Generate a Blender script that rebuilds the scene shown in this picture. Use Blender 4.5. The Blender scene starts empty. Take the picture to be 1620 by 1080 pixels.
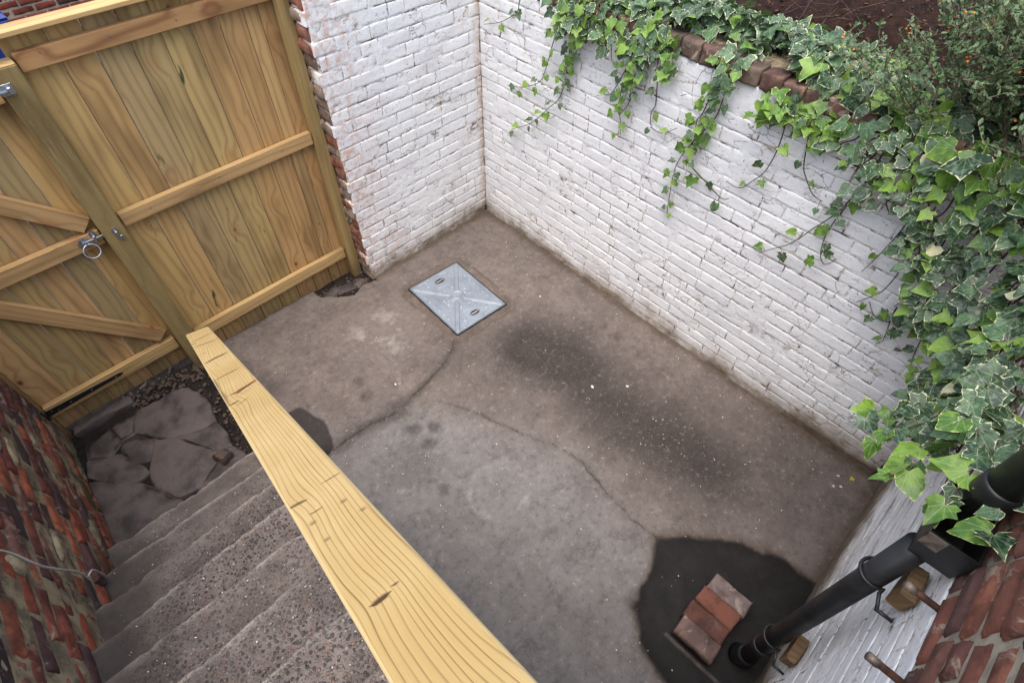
import bpy, math, random
import numpy as np
from mathutils import Vector, Matrix, Euler
random.seed(7)
RNG = np.random.default_rng(11)
scene = bpy.context.scene
COL = scene.collection

# ------------------------------------------------------------------ camera
cam_data = bpy.data.cameras.new("camera")
cam_data.sensor_width = 36.0
cam_data.lens = 889.11 / 1620.0 * 36.0
cam_data.clip_start = 0.02
cam_data.clip_end = 400.0
cam = bpy.data.objects.new("camera", cam_data)
COL.objects.link(cam)
YAW, PITCH, ROLL = math.radians(45.299), math.radians(50.380), math.radians(0.484)
fwd = Vector((math.sin(YAW) * math.cos(PITCH), math.cos(YAW) * math.cos(PITCH), -math.sin(PITCH)))
rgt = Vector((math.cos(YAW), -math.sin(YAW), 0))
upv = rgt.cross(fwd)
r2 = rgt * math.cos(ROLL) + upv * math.sin(ROLL)
u2 = -rgt * math.sin(ROLL) + upv * math.cos(ROLL)
cam.matrix_world = Matrix(((r2.x, u2.x, -fwd.x, -2.685), (r2.y, u2.y, -fwd.y, -2.986),
                           (r2.z, u2.z, -fwd.z, 3.05), (0, 0, 0, 1)))
scene.camera = cam

# ------------------------------------------------------------------ sky and sun (overcast)
SUN_EL, SUN_AZ = math.radians(74), math.radians(250)     # azimuth clockwise from +y
world = bpy.data.worlds.new("World")
scene.world = world
world.use_nodes = True
wnt = world.node_tree
wnt.nodes.clear()
sky = wnt.nodes.new("ShaderNodeTexSky")
sky.sky_type = 'NISHITA'
sky.sun_disc = False
sky.sun_elevation = SUN_EL
sky.sun_rotation = SUN_AZ
sky.dust_density = 4.0
hsv = wnt.nodes.new("ShaderNodeHueSaturation")
hsv.inputs['Saturation'].default_value = 0.75
wbg = wnt.nodes.new("ShaderNodeBackground")
wbg.inputs['Strength'].default_value = 0.15
wout = wnt.nodes.new("ShaderNodeOutputWorld")
wnt.links.new(sky.outputs[0], hsv.inputs['Color'])
wnt.links.new(hsv.outputs[0], wbg.inputs[0])
wnt.links.new(wbg.outputs[0], wout.inputs[0])
sun_data = bpy.data.lights.new("sun", 'SUN')
sun_data.energy = 1.45
sun_data.angle = math.radians(75)
sun_data.color = (1.0, 0.98, 0.96)
sun = bpy.data.objects.new("sun", sun_data)
COL.objects.link(sun)
sd = Vector((math.sin(SUN_AZ) * math.cos(SUN_EL), math.cos(SUN_AZ) * math.cos(SUN_EL), math.sin(SUN_EL)))
sun.rotation_euler = sd.to_track_quat('Z', 'Y').to_euler()
scene.view_settings.view_transform = 'Standard'
scene.view_settings.look = 'None'
scene.view_settings.gamma = 1.0
scene.view_settings.exposure = 1.06
scene.cycles.max_bounces = 5
scene.cycles.diffuse_bounces = 3

# ------------------------------------------------------------------ numpy noise
def _hash(ix, iy, iz, seed):
    h = (ix.astype(np.int64) * 374761393 + iy.astype(np.int64) * 668265263 + iz.astype(np.int64) * 2147483647 + seed * 974711) & 0xffffffff
    h = ((h ^ (h >> 13)) * 1274126177) & 0xffffffff
    h = ((h ^ (h >> 16)) * 2246822519) & 0xffffffff
    return ((h ^ (h >> 15)) & 0xffffff) / float(0xffffff)
def vnoise(x, y, z=0.0, seed=0):
    x = np.asarray(x, float); y = np.asarray(y, float) + 0 * x; z = np.asarray(z, float) + 0 * x
    ix, iy, iz = np.floor(x), np.floor(y), np.floor(z)
    fx, fy, fz = x - ix, y - iy, z - iz
    fx, fy, fz = [f * f * (3 - 2 * f) for f in (fx, fy, fz)]
    r = 0
    for dx in (0, 1):
        for dy in (0, 1):
            for dz in (0, 1):
                w = (fx if dx else 1 - fx) * (fy if dy else 1 - fy) * (fz if dz else 1 - fz)
                r = r + w * _hash(ix + dx, iy + dy, iz + dz, seed)
    return r * 2 - 1
def fbm(x, y, z=0.0, octaves=4, seed=0, gain=0.5):
    a, s, t = 1.0, 0.0, 0.0
    for o in range(octaves):
        f = 2.03 ** o
        s = s + a * vnoise(np.asarray(x) * f, np.asarray(y) * f, np.asarray(z) * f, seed + 17 * o)
        t += a; a *= gain
    return s / t
def sstep(a, b, x):
    t = np.clip((x - a) / (b - a), 0, 1)
    return t * t * (3 - 2 * t)
def polydist(px, py, pts):
    d = np.full(np.shape(px), 1e9)
    for (ax, ay), (bx, by) in zip(pts[:-1], pts[1:]):
        vx, vy = bx - ax, by - ay
        t = np.clip(((px - ax) * vx + (py - ay) * vy) / (vx * vx + vy * vy + 1e-12), 0, 1)
        d = np.minimum(d, np.hypot(px - ax - t * vx, py - ay - t * vy))
    return d
def inpoly(px, py, pts):
    r = np.zeros(np.shape(px), bool)
    n = len(pts)
    for i in range(n):
        (x1, y1), (x2, y2) = pts[i], pts[(i + 1) % n]
        c = ((y1 > py) != (y2 > py)) & (px < (x2 - x1) * (py - y1) / ((y2 - y1) if y2 != y1 else 1e-9) + x1)
        r ^= c
    return r
def sdpoly(px, py, pts):      # signed distance, negative inside
    d = polydist(px, py, list(pts) + [pts[0]])
    return np.where(inpoly(px, py, pts), -d, d)

# ------------------------------------------------------------------ object helpers
def tag(o, label=None, cat=None, group=None, kind=None):
    if label: o["label"] = label
    if cat: o["category"] = cat
    if group: o["group"] = group
    if kind: o["kind"] = kind
    return o
def mesh(name, verts, faces, mats=None, smooth=False, attrs=None, midx=None):
    me = bpy.data.meshes.new(name)
    me.from_pydata([tuple(v) for v in verts] if not isinstance(verts, np.ndarray) else verts.tolist(), [],
                   faces.tolist() if isinstance(faces, np.ndarray) else faces)
    for m in (mats if isinstance(mats, (list, tuple)) else [mats]):
        if m: me.materials.append(m)
    if smooth: me.polygons.foreach_set("use_smooth", [True] * len(me.polygons))
    if midx is not None: me.polygons.foreach_set("material_index", list(midx))
    for k, v in (attrs or {}).items():
        a = me.attributes.new(k, 'FLOAT', 'POINT')
        a.data.foreach_set("value", np.asarray(v, dtype=np.float32).ravel())
    me.update()
    return me
def link(name, me, parent=None, loc=(0, 0, 0), rot=None, scale=None, mw=None):
    o = bpy.data.objects.new(name, me)
    COL.objects.link(o)
    if mw is not None:
        o.matrix_world = mw
    else:
        o.location = loc
        if rot is not None: o.rotation_euler = rot
        if scale is not None: o.scale = scale
    if parent is not None:
        o.parent = parent
        if parent.matrix_basis != Matrix.Identity(4):
            o.matrix_parent_inverse = parent.matrix_basis.inverted()
    return o
def empty(name, loc, label, cat, group=None, kind=None):
    o = bpy.data.objects.new(name, None)
    COL.objects.link(o)
    o.location = loc
    o.empty_display_size = 0.1
    return tag(o, label, cat, group, kind)
def cbox(sx, sy, sz, b=0.004, jit=0.0, rng=RNG):
    """chamfered box centred on the origin"""
    hx, hy, hz = sx / 2, sy / 2, sz / 2
    b = min(b, hx * .45, hy * .45, hz * .45)
    V, idx = [], {}
    for i in (-1, 1):
        for j in (-1, 1):
            for k in (-1, 1):
                for ax in range(3):
                    p = [i * (hx - b), j * (hy - b), k * (hz - b)]
                    p[ax] = (i, j, k)[ax] * (hx, hy, hz)[ax]
                    idx[(i, j, k, ax)] = len(V)
                    V.append([c + (rng.normal() * jit if jit else 0) for c in p])
    F = []
    for ax in range(3):
        o1, o2 = [a for a in range(3) if a != ax]
        for s in (-1, 1):
            q = []
            for (a, c) in ((-1, -1), (1, -1), (1, 1), (-1, 1)):
                t = [0, 0, 0]; t[ax] = s; t[o1] = a; t[o2] = c
                q.append(idx[(t[0], t[1], t[2], ax)])
            flip = (s > 0) == (ax == 1)
            F.append(q[::-1] if flip else q)
    for ax in range(3):
        o1, o2 = [a for a in range(3) if a != ax]
        for a in (-1, 1):
            for c in (-1, 1):
                t0 = [0, 0, 0]; t1 = [0, 0, 0]
                t0[ax] = -1; t1[ax] = 1
                for t in (t0, t1): t[o1] = a; t[o2] = c
                F.append([idx[(*t0, o1)], idx[(*t1, o1)], idx[(*t1, o2)], idx[(*t0, o2)]])
    for i in (-1, 1):
        for j in (-1, 1):
            for k in (-1, 1):
                F.append([idx[(i, j, k, 0)], idx[(i, j, k, 1)], idx[(i, j, k, 2)]])
    return V, F
def fixn(me):
    import bmesh
    bm = bmesh.new(); bm.from_mesh(me); bmesh.ops.recalc_face_normals(bm, faces=bm.faces); bm.to_mesh(me); bm.free()
    return me
def basis(zdir, ydir):
    z = Vector(zdir).normalized(); y = Vector(ydir); y = (y - z * y.dot(z)).normalized(); x = y.cross(z)
    return Matrix((x, y, z)).transposed()
def beam(name, p0, p1, w, d, face, mat, parent=None, b=0.004, jit=0.0):
    """timber from p0 to p1: w across, d deep along 'face'; long axis = local z"""
    p0, p1 = Vector(p0), Vector(p1)
    L = (p1 - p0).length
    V, F = cbox(w, d, L, b, jit)
    me = fixn(mesh(name, V, F, mat))
    mw = basis(p1 - p0, face).to_4x4(); mw.translation = (p0 + p1) / 2
    return link(name, me, parent, mw=mw)
def boxo(name, lo, hi, mat, parent=None, b=0.003, rz=0.0, jit=0.0):
    lo, hi = Vector(lo), Vector(hi)
    V, F = cbox(*(hi - lo), b, jit)
    return link(name, fixn(mesh(name, V, F, mat)), parent, loc=(lo + hi) / 2, rot=(0, 0, rz))
def tube_geo(pts, rad, seg=8, cap=True):
    pts = [Vector(p) for p in pts]
    n = len(pts)
    rad = rad if isinstance(rad, (list, tuple, np.ndarray)) else [rad] * n
    V, F = [], []
    prev = None
    for i in range(n):
        t = (pts[min(i + 1, n - 1)] - pts[max(i - 1, 0)]).normalized()
        ref = prev if prev is not None else (Vector((0, 0, 1)) if abs(t.z) < .9 else Vector((1, 0, 0)))
        x = (ref - t * ref.dot(t))
        x = x.normalized() if x.length > 1e-6 else t.orthogonal().normalized()
        prev = x; y = t.cross(x)
        for s in range(seg):
            a = 2 * math.pi * s / seg
            V.append(pts[i] + (x * math.cos(a) + y * math.sin(a)) * rad[i])
    for i in range(n - 1):
        for s in range(seg):
            F.append([i * seg + s, i * seg + (s + 1) % seg, (i + 1) * seg + (s + 1) % seg, (i + 1) * seg + s])
    if cap:
        F.append(list(range(seg))[::-1]); F.append([(n - 1) * seg + s for s in range(seg)])
    return V, F
def tube(name, pts, rad, mat, parent=None, seg=12, smooth=True):
    V, F = tube_geo(pts, rad, seg)
    return link(name, mesh(name, V, F, mat, smooth), parent)
def spline(pts, n=6):
    P = [Vector(p) for p in pts]
    out = []
    for i in range(len(P) - 1):
        a, b, c, d = P[max(i - 1, 0)], P[i], P[i + 1], P[min(i + 2, len(P) - 1)]
        for k in range(n):
            t = k / n
            out.append(0.5 * ((2 * b) + (c - a) * t + (2 * a - 5 * b + 4 * c - d) * t * t + (3 * b - a - 3 * c + d) * t ** 3))
    out.append(P[-1])
    return out
def gridfaces(nu, nv):
    i = np.arange((nu - 1) * (nv - 1)); a = (i // (nv - 1)) * nv + i % (nv - 1)
    return np.stack([a, a + nv, a + nv + 1, a + 1], 1)

# ------------------------------------------------------------------ material helpers
def lin(r, g, b):
    return tuple((c / 255 / 12.92) if c / 255 <= .04045 else ((c / 255 + .055) / 1.055) ** 2.4 for c in (r, g, b)) + (1.0,)
class NB:
    def __init__(s, name):
        s.m = bpy.data.materials.new(name); s.m.use_nodes = True
        s.t = s.m.node_tree; s.t.nodes.clear()
        s.out = s.t.nodes.new("ShaderNodeOutputMaterial")
        s.b = s.t.nodes.new("ShaderNodeBsdfPrincipled")
        s.t.links.new(s.b.outputs[0], s.out.inputs[0])
    def put(s, sock, v):
        if isinstance(v, bpy.types.NodeSocket): s.t.links.new(v, sock)
        elif v is not None: sock.default_value = v
    def n(s, typ, ins=None, **props):
        nd = s.t.nodes.new(typ)
        for k, v in props.items(): setattr(nd, k, v)
        for k, v in (ins or {}).items(): s.put(nd.inputs[k], v)
        return nd
    def math(s, op, a, b=None, c=None, clamp=False):
        nd = s.n("ShaderNodeMath", {0: a, 1: b, 2: c}, operation=op); nd.use_clamp = clamp
        return nd.outputs[0]
    def noise(s, vec=None, scale=5, detail=3, rough=.55, dist=0, col=False):
        nd = s.n("ShaderNodeTexNoise", {'Vector': vec, 'Scale': scale, 'Detail': detail, 'Roughness': rough, 'Distortion': dist})
        return nd.outputs['Color' if col else 'Fac']
    def vor(s, vec, scale, feature='F1', rand=1.0, out='Distance'):
        nd = s.n("ShaderNodeTexVoronoi", {'Vector': vec, 'Scale': scale, 'Randomness': rand}, feature=feature)
        return nd.outputs[out]
    def ramp(s, fac, stops, interp='LINEAR'):
        nd = s.n("ShaderNodeValToRGB", {'Fac': fac}); cr = nd.color_ramp; cr.interpolation = interp
        while len(cr.elements) < len(stops): cr.elements.new(.5)
        for e, (p, c) in zip(cr.elements, stops):
            e.position = p; e.color = c if isinstance(c, tuple) else (c, c, c, 1)
        return nd.outputs[0]
    def mr(s, v, a, b, c=0.0, d=1.0, smooth=True):
        nd = s.n("ShaderNodeMapRange", {'Value': v, 'From Min': a, 'From Max': b, 'To Min': c, 'To Max': d})
        if smooth: nd.interpolation_type = 'SMOOTHSTEP'
        return nd.outputs[0]
    def mix(s, a, b, fac, mode='MIX'):
        nd = s.t.nodes.new("ShaderNodeMix"); nd.data_type = 'RGBA'; nd.blend_type = mode
        s.put(nd.inputs[0], fac); s.put(nd.inputs[6], a); s.put(nd.inputs[7], b)
        return nd.outputs[2]
    def map(s, vec, scale=(1, 1, 1), loc=(0, 0, 0)):
        return s.n("ShaderNodeMapping", {'Vector': vec, 'Scale': scale, 'Location': loc}).outputs[0]
    def pos(s): return s.n("ShaderNodeNewGeometry").outputs['Position']
    def obj(s): return s.n("ShaderNodeTexCoord").outputs['Object']
    def rnd(s): return s.n("ShaderNodeObjectInfo").outputs['Random']
    def island(s): return s.n("ShaderNodeNewGeometry").outputs['Random Per Island']
    def attr(s, nm): return s.n("ShaderNodeAttribute", attribute_name=nm).outputs['Fac']
    def xyz(s, v): return s.n("ShaderNodeSeparateXYZ", {0: v}).outputs
    def comb(s, x, y, z): return s.n("ShaderNodeCombineXYZ", {0: x, 1: y, 2: z}).outputs[0]
    def vadd(s, a, b): return s.n("ShaderNodeVectorMath", {0: a, 1: b}, operation='ADD').outputs[0]
    def bump(s, h, strength=.5, dist=.01, normal=None):
        return s.n("ShaderNodeBump", {'Height': h, 'Strength': strength, 'Distance': dist, 'Normal': normal}).outputs[0]
    def fin(s, color, rough=.8, normal=None, metal=0.0, spec=None):
        s.put(s.b.inputs['Base Color'], color); s.put(s.b.inputs['Roughness'], rough)
        s.put(s.b.inputs['Metallic'], metal)
        if normal is not None: s.put(s.b.inputs['Normal'], normal)
        if spec is not None: s.put(s.b.inputs['Specular IOR Level'], spec)
        return s.m

def mat_white(name, mortar=False, salmon_x=None, streak=0.0, dirt_top=.22):
    s = NB(name); P = s.pos(); X = s.xyz(P)
    n1 = s.noise(P, 3.0, 4); n2 = s.noise(P, 22, 3, .65); n3 = s.noise(P, 90, 3, .7)
    r = s.rnd()
    base = s.mix(lin(230, 230, 231), lin(240, 240, 239), r)
    base = s.mix(base, lin(212, 211, 211), s.mr(n1, .45, .75, 0, .5))
    base = s.mix(base, lin(204, 196, 184), s.mr(n2, .58, .74, 0, .35))
    # hairline cracks in the paint film
    cv = s.vadd(P, s.n("ShaderNodeVectorMath", {0: s.noise(P, 18, 3, .6, 0, True), 3: .045}, operation='SCALE').outputs[0])
    ce = s.vor(s.map(cv, (1, 1, 1.9)), 10, 'DISTANCE_TO_EDGE')
    cg = s.mr(s.noise(s.map(P, (1, 1, 1), (2, 9, 4)), 5, 4, .65), .50, .62)
    crack = s.math('MULTIPLY', s.mr(ce, .0, .028, 1, 0), cg)
    base = s.mix(base, lin(112, 94, 80), s.math('MULTIPLY', crack, .8))
    # thin flaking: tan and dark specks
    f1 = s.mr(s.noise(P, 42, 4, .7, .6), .62, .68)
    base = s.mix(base, lin(150, 128, 106), s.math('MULTIPLY', f1, .75 if mortar else .5))
    f2 = s.mr(s.noise(s.map(P, (1, 1, 1), (5, 3, 1)), 30, 3, .75, 1.4), .66, .69)
    base = s.mix(base, lin(88, 72, 62), s.math('MULTIPLY', f2, .85))
    # chips through to brick
    f3 = s.mr(s.noise(s.map(P, (1, 1, 1), (9, 2, 7)), 9, 4, .6, .5), .745, .755)
    base = s.mix(base, lin(120, 66, 48), f3)
    if mortar:
        rec = s.attr('rec')
        hl = s.mr(s.noise(s.map(P, (1, 1, 2.5), (1, 7, 3)), 11, 3, .75, .8), .44, .60)
        base = s.mix(base, lin(170, 152, 132), s.math('MULTIPLY', s.math('MULTIPLY', hl, rec), .9))
        hl2 = s.mr(s.noise(s.map(P, (1, 1, 2), (4, 1, 9)), 8, 3, .75, .8), .52, .60)
        base = s.mix(base, lin(78, 62, 52), s.math('MULTIPLY', s.math('MULTIPLY', hl2, rec), .9))
    if salmon_x is not None:
        g = s.math('ADD', s.mr(X[0], salmon_x, salmon_x + .55, 1, 0), s.mr(n1, .4, .7, -.25, .3))
        g = s.math('MULTIPLY', s.math('MAXIMUM', g, 0.0), s.mr(n2, .42, .62, .0, .75))
        base = s.mix(base, lin(206, 168, 150), g)
        # weathered tan band in the inside corner
        c = s.math('MULTIPLY', s.mr(X[0], -.09, -.005), s.mr(n2, .35, .6, .1, .8))
        base = s.mix(base, lin(188, 160, 130), c)
    # grime rising from the floor
    z = s.math('ADD', X[2], s.math('ADD', s.math('MULTIPLY', s.math('SUBTRACT', s.noise(P, 3.2, 3, .65), .5), .42), s.math('MULTIPLY', s.math('SUBTRACT', n2, .5), .16)))
    z = s.math('SUBTRACT', z, s.mr(X[1], -2.6, -3.5, 0, .14))
    d = s.mr(z, .0, dirt_top, 1, 0)
    base = s.mix(base, lin(150, 134, 114), s.math('MULTIPLY', d, s.mr(n2, .3, .65, .35, 1.0)))
    d2 = s.mr(z, -.06, .07, 1, 0)
    base = s.mix(base, lin(86, 70, 54), s.math('MULTIPLY', d2, .85))
    if streak:
        st = s.noise(s.map(P, (2.0, 30, 14)), 1.6, 3, .7, .4)
        base = s.mix(base, lin(120, 114, 106), s.math('MULTIPLY', s.mr(st, .5, .68), s.mr(X[0], -1.9, -.5, streak * .15, streak)))
    h = s.math('ADD', s.math('MULTIPLY', n2, .7), s.math('MULTIPLY', n3, .3))
    h = s.math('SUBTRACT', h, s.math('MULTIPLY', crack, .5))
    return s.fin(base, .72, s.bump(h, .75, .007), spec=.3)

def mat_brick(name, cols, sooty=.5, pale=.3, wet=0.0, mossz=None):
    s = NB(name); P = s.pos(); r = s.rnd()
    k = len(cols)
    base = s.ramp(s.math('FRACT', s.math('MULTIPLY', r, 7.31)), [(i / k, lin(*c)) for i, c in enumerate(cols)], 'CONSTANT')
    n1 = s.noise(P, 14, 5, .65); n2 = s.noise(P, 60, 4, .7); n0 = s.noise(P, 4.5, 4, .6)
    base = s.mix(base, s.mix(base, lin(60, 34, 28), .6), s.mr(n1, .42, .68))
    base = s.mix(base, lin(34, 30, 32), s.math('MULTIPLY', s.mr(n0, .48, .62), sooty))
    base = s.mix(base, lin(176, 162, 142), s.math('MULTIPLY', s.mr(s.noise(s.map(P, (1, 1, 1), (3, 8, 1)), 11, 5, .7, .6), .56, .66), pale))
    if mossz is not None:
        z = s.xyz(P)[2]
        base = s.mix(base, lin(62, 62, 30), s.math('MULTIPLY', s.mr(z, .1, mossz, 1, 0), s.mr(n1, .42, .6, 0, .8)))
    sp = s.mr(n2, .66, .72)
    base = s.mix(base, lin(150, 130, 118), s.math('MULTIPLY', sp, .4))
    h = s.math('ADD', s.math('MULTIPLY', n1, .8), s.math('MULTIPLY', n2, .4))
    return s.fin(base, s.mr(n0, .3, .7, .9 - wet, .85 - wet * .4), s.bump(h, .8, .008), spec=.35)

def mat_mortar(name, a=(170, 158, 136), b=(112, 104, 92), dark=.4):
    s = NB(name); P = s.pos()
    n1 = s.noise(P, 9, 5, .65); n2 = s.noise(P, 120, 4, .7)
    base = s.mix(lin(*a), lin(*b), s.mr(n1, .35, .65))
    base = s.mix(base, lin(36, 33, 32), s.math('MULTIPLY', s.mr(s.noise(s.map(P, (1, 1, 1), (2, 5, 8)), 4, 5, .7), .5, .62), dark))
    base = s.mix(base, lin(60, 52, 46), s.mr(n2, .62, .72, 0, .6))
    return s.fin(base, .95, s.bump(s.math('ADD', n1, s.math('MULTIPLY', n2, .5)), .9, .008), spec=.2)

def mat_wood(name, tones, ring=(96, 66, 36), freq=95, ringamt=.5, knots=.55, green=.0, red=0.0, fibre=.35, rough=.72, saw=0.0):
    s = NB(name); r = s.rnd(); O = s.obj()
    off = s.comb(s.math('MULTIPLY', r, 31.7), s.math('MULTIPLY', r, 17.3), s.math('MULTIPLY', r, 53.1))
    V = s.vadd(O, off); X = s.xyz(O)
    k = len(tones)
    base = s.ramp(s.math('FRACT', s.math('MULTIPLY', r, 5.77)), [(i / max(k - 1, 1), lin(*c)) for i, c in enumerate(tones)])
    kv = s.map(V, (1.0, .35, .62))
    vn = s.n("ShaderNodeTexVoronoi", {'Vector': kv, 'Scale': 6.5, 'Randomness': 1.0})
    kd, kc = vn.outputs['Distance'], s.xyz(vn.outputs['Color'])[0]
    gate = s.math('LESS_THAN', kc, knots)
    knot = s.math('MULTIPLY', s.mr(kd, .045, .11, 1, 0), gate)
    warp = s.math('MULTIPLY', s.mr(kd, .0, .55, 1, 0), gate)
    n1 = s.noise(s.map(V, (7, 7, .8)), 1.0, 2, .5)
    n2 = s.noise(s.map(V, (30, 30, 1.6)), 1.0, 3, .6)
    rc = s.math('ADD', s.math('MULTIPLY', s.math('ADD', X[0], s.math('MULTIPLY', X[1], .6)), freq),
                s.math('ADD', s.math('MULTIPLY', n1, 10.0), s.math('MULTIPLY', warp, 4.5)))
    rc = s.math('ADD', rc, s.math('MULTIPLY', n2, 1.5))
    sn = s.math('ADD', s.math('MULTIPLY', s.math('SINE', s.math('MULTIPLY', rc, 1.7)), .5), .5)
    rings = s.math('POWER', sn, 3.0)
    fib = s.noise(s.map(V, (240, 240, 5)), 1.0, 3, .7)
    big = s.noise(s.map(V, (5, 5, 1.2)), 1.0, 3, .6)
    base = s.mix(base, s.mix(base, lin(*ring), .75), s.math('MULTIPLY', rings, ringamt))
    base = s.mix(base, s.mix(base, lin(60, 40, 22), .5), s.mr(big, .45, .70, 0, .9))
    base = s.mix(base, lin(236, 214, 170), s.math('MULTIPLY', s.mr(fib, .55, .8), fibre * .4))
    base = s.mix(base, lin(60, 42, 26), s.math('MULTIPLY', s.mr(fib, .45, .2), fibre))
    if red: base = s.mix(base, lin(150, 84, 52), s.math('MULTIPLY', s.mr(warp, .35, .9), red))
    if green:
        gm = s.math('MULTIPLY', s.mr(s.noise(s.map(V, (9, 9, 2.2)), 1.0, 4, .65, .6), .66, .73), green)
        base = s.mix(base, lin(44, 66, 34), gm)
    ka = s.mr(s.math('SINE', s.math('MULTIPLY', kd, 160)), -1, 1)
    base = s.mix(base, s.mix(lin(74, 40, 22), lin(112, 66, 36), ka), s.math('MULTIPLY', knot, .9))
    wz = s.xyz(s.pos())[2]
    base = s.mix(base, lin(70, 56, 42), s.math('MULTIPLY', s.mr(s.math('ADD', wz, s.math('MULTIPLY', s.math('SUBTRACT', big, .5), .25)), .0, .22, 1, 0), .5))
    h = s.math('ADD', s.math('MULTIPLY', fib, .5), s.math('MULTIPLY', rings, .5))
    if saw:
        sv = s.noise(s.map(V, (95, 95, 28)), 1.0, 4, .75)
        h = s.math('ADD', h, s.math('MULTIPLY', sv, saw))
        base = s.mix(base, lin(176, 160, 112), s.math('MULTIPLY', s.mr(sv, .56, .72), .35))
    return s.fin(base, rough, s.bump(h, .35, .002), spec=.3)

def mat_plain(name, col, rough=.5, metal=0.0, bumpy=0.0, var=.15, scale=30):
    s = NB(name); P = s.obj(); n = s.noise(P, scale, 4, .6)
    base = s.mix(lin(*col), tuple(c * (1 - var * 2.5) for c in lin(*col)[:3]) + (1,), s.mr(n, .4, .7))
    return s.fin(base, s.mr(n, .3, .7, rough * .85, min(1, rough * 1.15)), s.bump(n, bumpy, .003) if bumpy else None, metal)

def mat_concrete_floor():
    s = NB("worn_concrete"); P = s.pos()
    n0 = s.noise(P, 1.6, 4, .6); n1 = s.noise(P, 7, 5, .65); n2 = s.noise(P, 55, 4, .7); n3 = s.noise(P, 230, 3, .7)
    brown = s.mix(lin(112, 101, 95), lin(98, 88, 82), s.mr(n1, .35, .65))
    brown = s.mix(brown, lin(124, 112, 102), s.mr(n0, .5, .7, 0, .35))
    grey = s.mix(lin(117, 113, 111), lin(102, 99, 97), s.mr(n1, .35, .68))
    base = s.mix(brown, grey, s.attr('grey'))
    base = s.mix(base, lin(80, 74, 70), s.mr(n0, .56, .40, 0, .12))
    base = s.mix(base, lin(28, 22, 17), s.math('MULTIPLY', s.attr('soot'), s.mr(n2, .25, .75, .8, 1.0)))
    base = s.mix(base, lin(172, 164, 156), s.math('MULTIPLY', s.attr('pale'), s.mr(n1, .45, .65)))
    base = s.mix(base, lin(78, 64, 50), s.attr('rim'))
    wet = s.attr('wet')
    base = s.mix(base, lin(30, 26, 23), s.attr('crk'))
    td = s.math('ABSOLUTE', s.math('SUBTRACT', s.noise(s.map(P, (1, 1, 1), (4, 4, 4)), 2.6, 4, .6, .3), .5))
    base = s.mix(base, s.mix(base, lin(36, 30, 26), .5), s.math('MULTIPLY', s.mr(td, .0, .016, 1, 0), s.mr(n1, .42, .6, 0, .45)))
    n4 = s.noise(s.map(P, (1, 1, 1), (7, 2, 2)), 26, 5, .75)
    base = s.mix(base, s.mix(base, lin(40, 34, 30), .5), s.mr(n4, .50, .70, 0, .8))
    base = s.mix(base, s.mix(base, lin(196, 186, 174), .5), s.mr(n4, .46, .26, 0, .45))
    sp = s.mr(n3, .62, .70)
    base = s.mix(base, lin(186, 176, 166), s.math('MULTIPLY', sp, .42))
    sp2 = s.mr(s.noise(s.map(P, (1, 1, 1), (3, 1, 2)), 150, 3, .7), .66, .72)
    base = s.mix(base, lin(60, 52, 48), s.math('MULTIPLY', sp2, .5))
    h = s.math('ADD', s.math('MULTIPLY', n2, .6), s.math('MULTIPLY', n3, .5))
    base = s.mix(base, s.mix(lin(26, 24, 23), lin(38, 35, 34), s.mr(n1, .4, .7)), s.math('MULTIPLY', wet, s.mr(n3, .66, .72, 1, .75)))
    rough = s.mix((.86, .86, .86, 1), (.42, .42, .42, 1), s.attr('gloss'))
    return s.fin(base, rough, s.bump(h, .6, .005), spec=s.mr(wet, 0, 1, .4, .12))

def mat_aggregate():
    s = NB("exposed_aggregate_concrete"); P = s.pos()
    n1 = s.noise(P, 6, 4, .6); n2 = s.noise(P, 160, 3, .7)
    vn = s.n("ShaderNodeTexVoronoi", {'Vector': P, 'Scale': 85, 'Randomness': 1.0})
    vd = vn.outputs['Distance']; vc = s.xyz(vn.outputs['Color'])
    wear = s.attr('wear')
    base = s.mix(lin(122, 112, 106), lin(96, 88, 83), s.mr(n1, .35, .65))
    peb = s.ramp(vc[0], [(0, lin(58, 52, 52)), (.3, lin(118, 108, 102)), (.55, lin(132, 104, 92)), (.75, lin(84, 78, 76)), (.93, lin(150, 142, 134))], 'CONSTANT')
    inside = s.mr(vd, .35, .5, 1, 0)
    base = s.mix(base, peb, s.math('MULTIPLY', s.math('MULTIPLY', inside, wear), .95))
    base = s.mix(base, lin(44, 40, 40), s.math('MULTIPLY', s.mr(n2, .57, .66), s.math('ADD', s.math('MULTIPLY', wear, .75), .2)))
    base = s.mix(base, lin(180, 170, 160), s.math('MULTIPLY', s.attr('edge'), s.mr(n2, .3, .55, .2, .95)))  # highlight along the step nosings, painted into the colour
    base = s.mix(base, lin(52, 47, 44), s.math('MULTIPLY', s.attr('darkened'), .75))
    h = s.math('ADD', s.math('MULTIPLY', s.math('MULTIPLY', inside, wear), .8), s.math('MULTIPLY', n2, .5))
    return s.fin(base, .9, s.bump(h, 1.0, .010), spec=.25)

def mat_stone(name, a, b, wet=.0):
    s = NB(name); P = s.pos(); n1 = s.noise(P, 8, 5, .65); n2 = s.noise(P, 70, 4, .7); r = s.rnd()
    base = s.mix(lin(*a), lin(*b), s.mr(s.math('ADD', n1, s.math('MULTIPLY', s.math('SUBTRACT', r, .5), .2)), .35, .65))
    base = s.mix(base, lin(34, 30, 28), s.mr(n2, .60, .72, 0, .5))
    return s.fin(base, s.mr(n1, .3, .7, .9 - wet, .8 - wet), s.bump(s.math('ADD', n1, s.math('MULTIPLY', n2, .5)), .8, .01), spec=.35)

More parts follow.
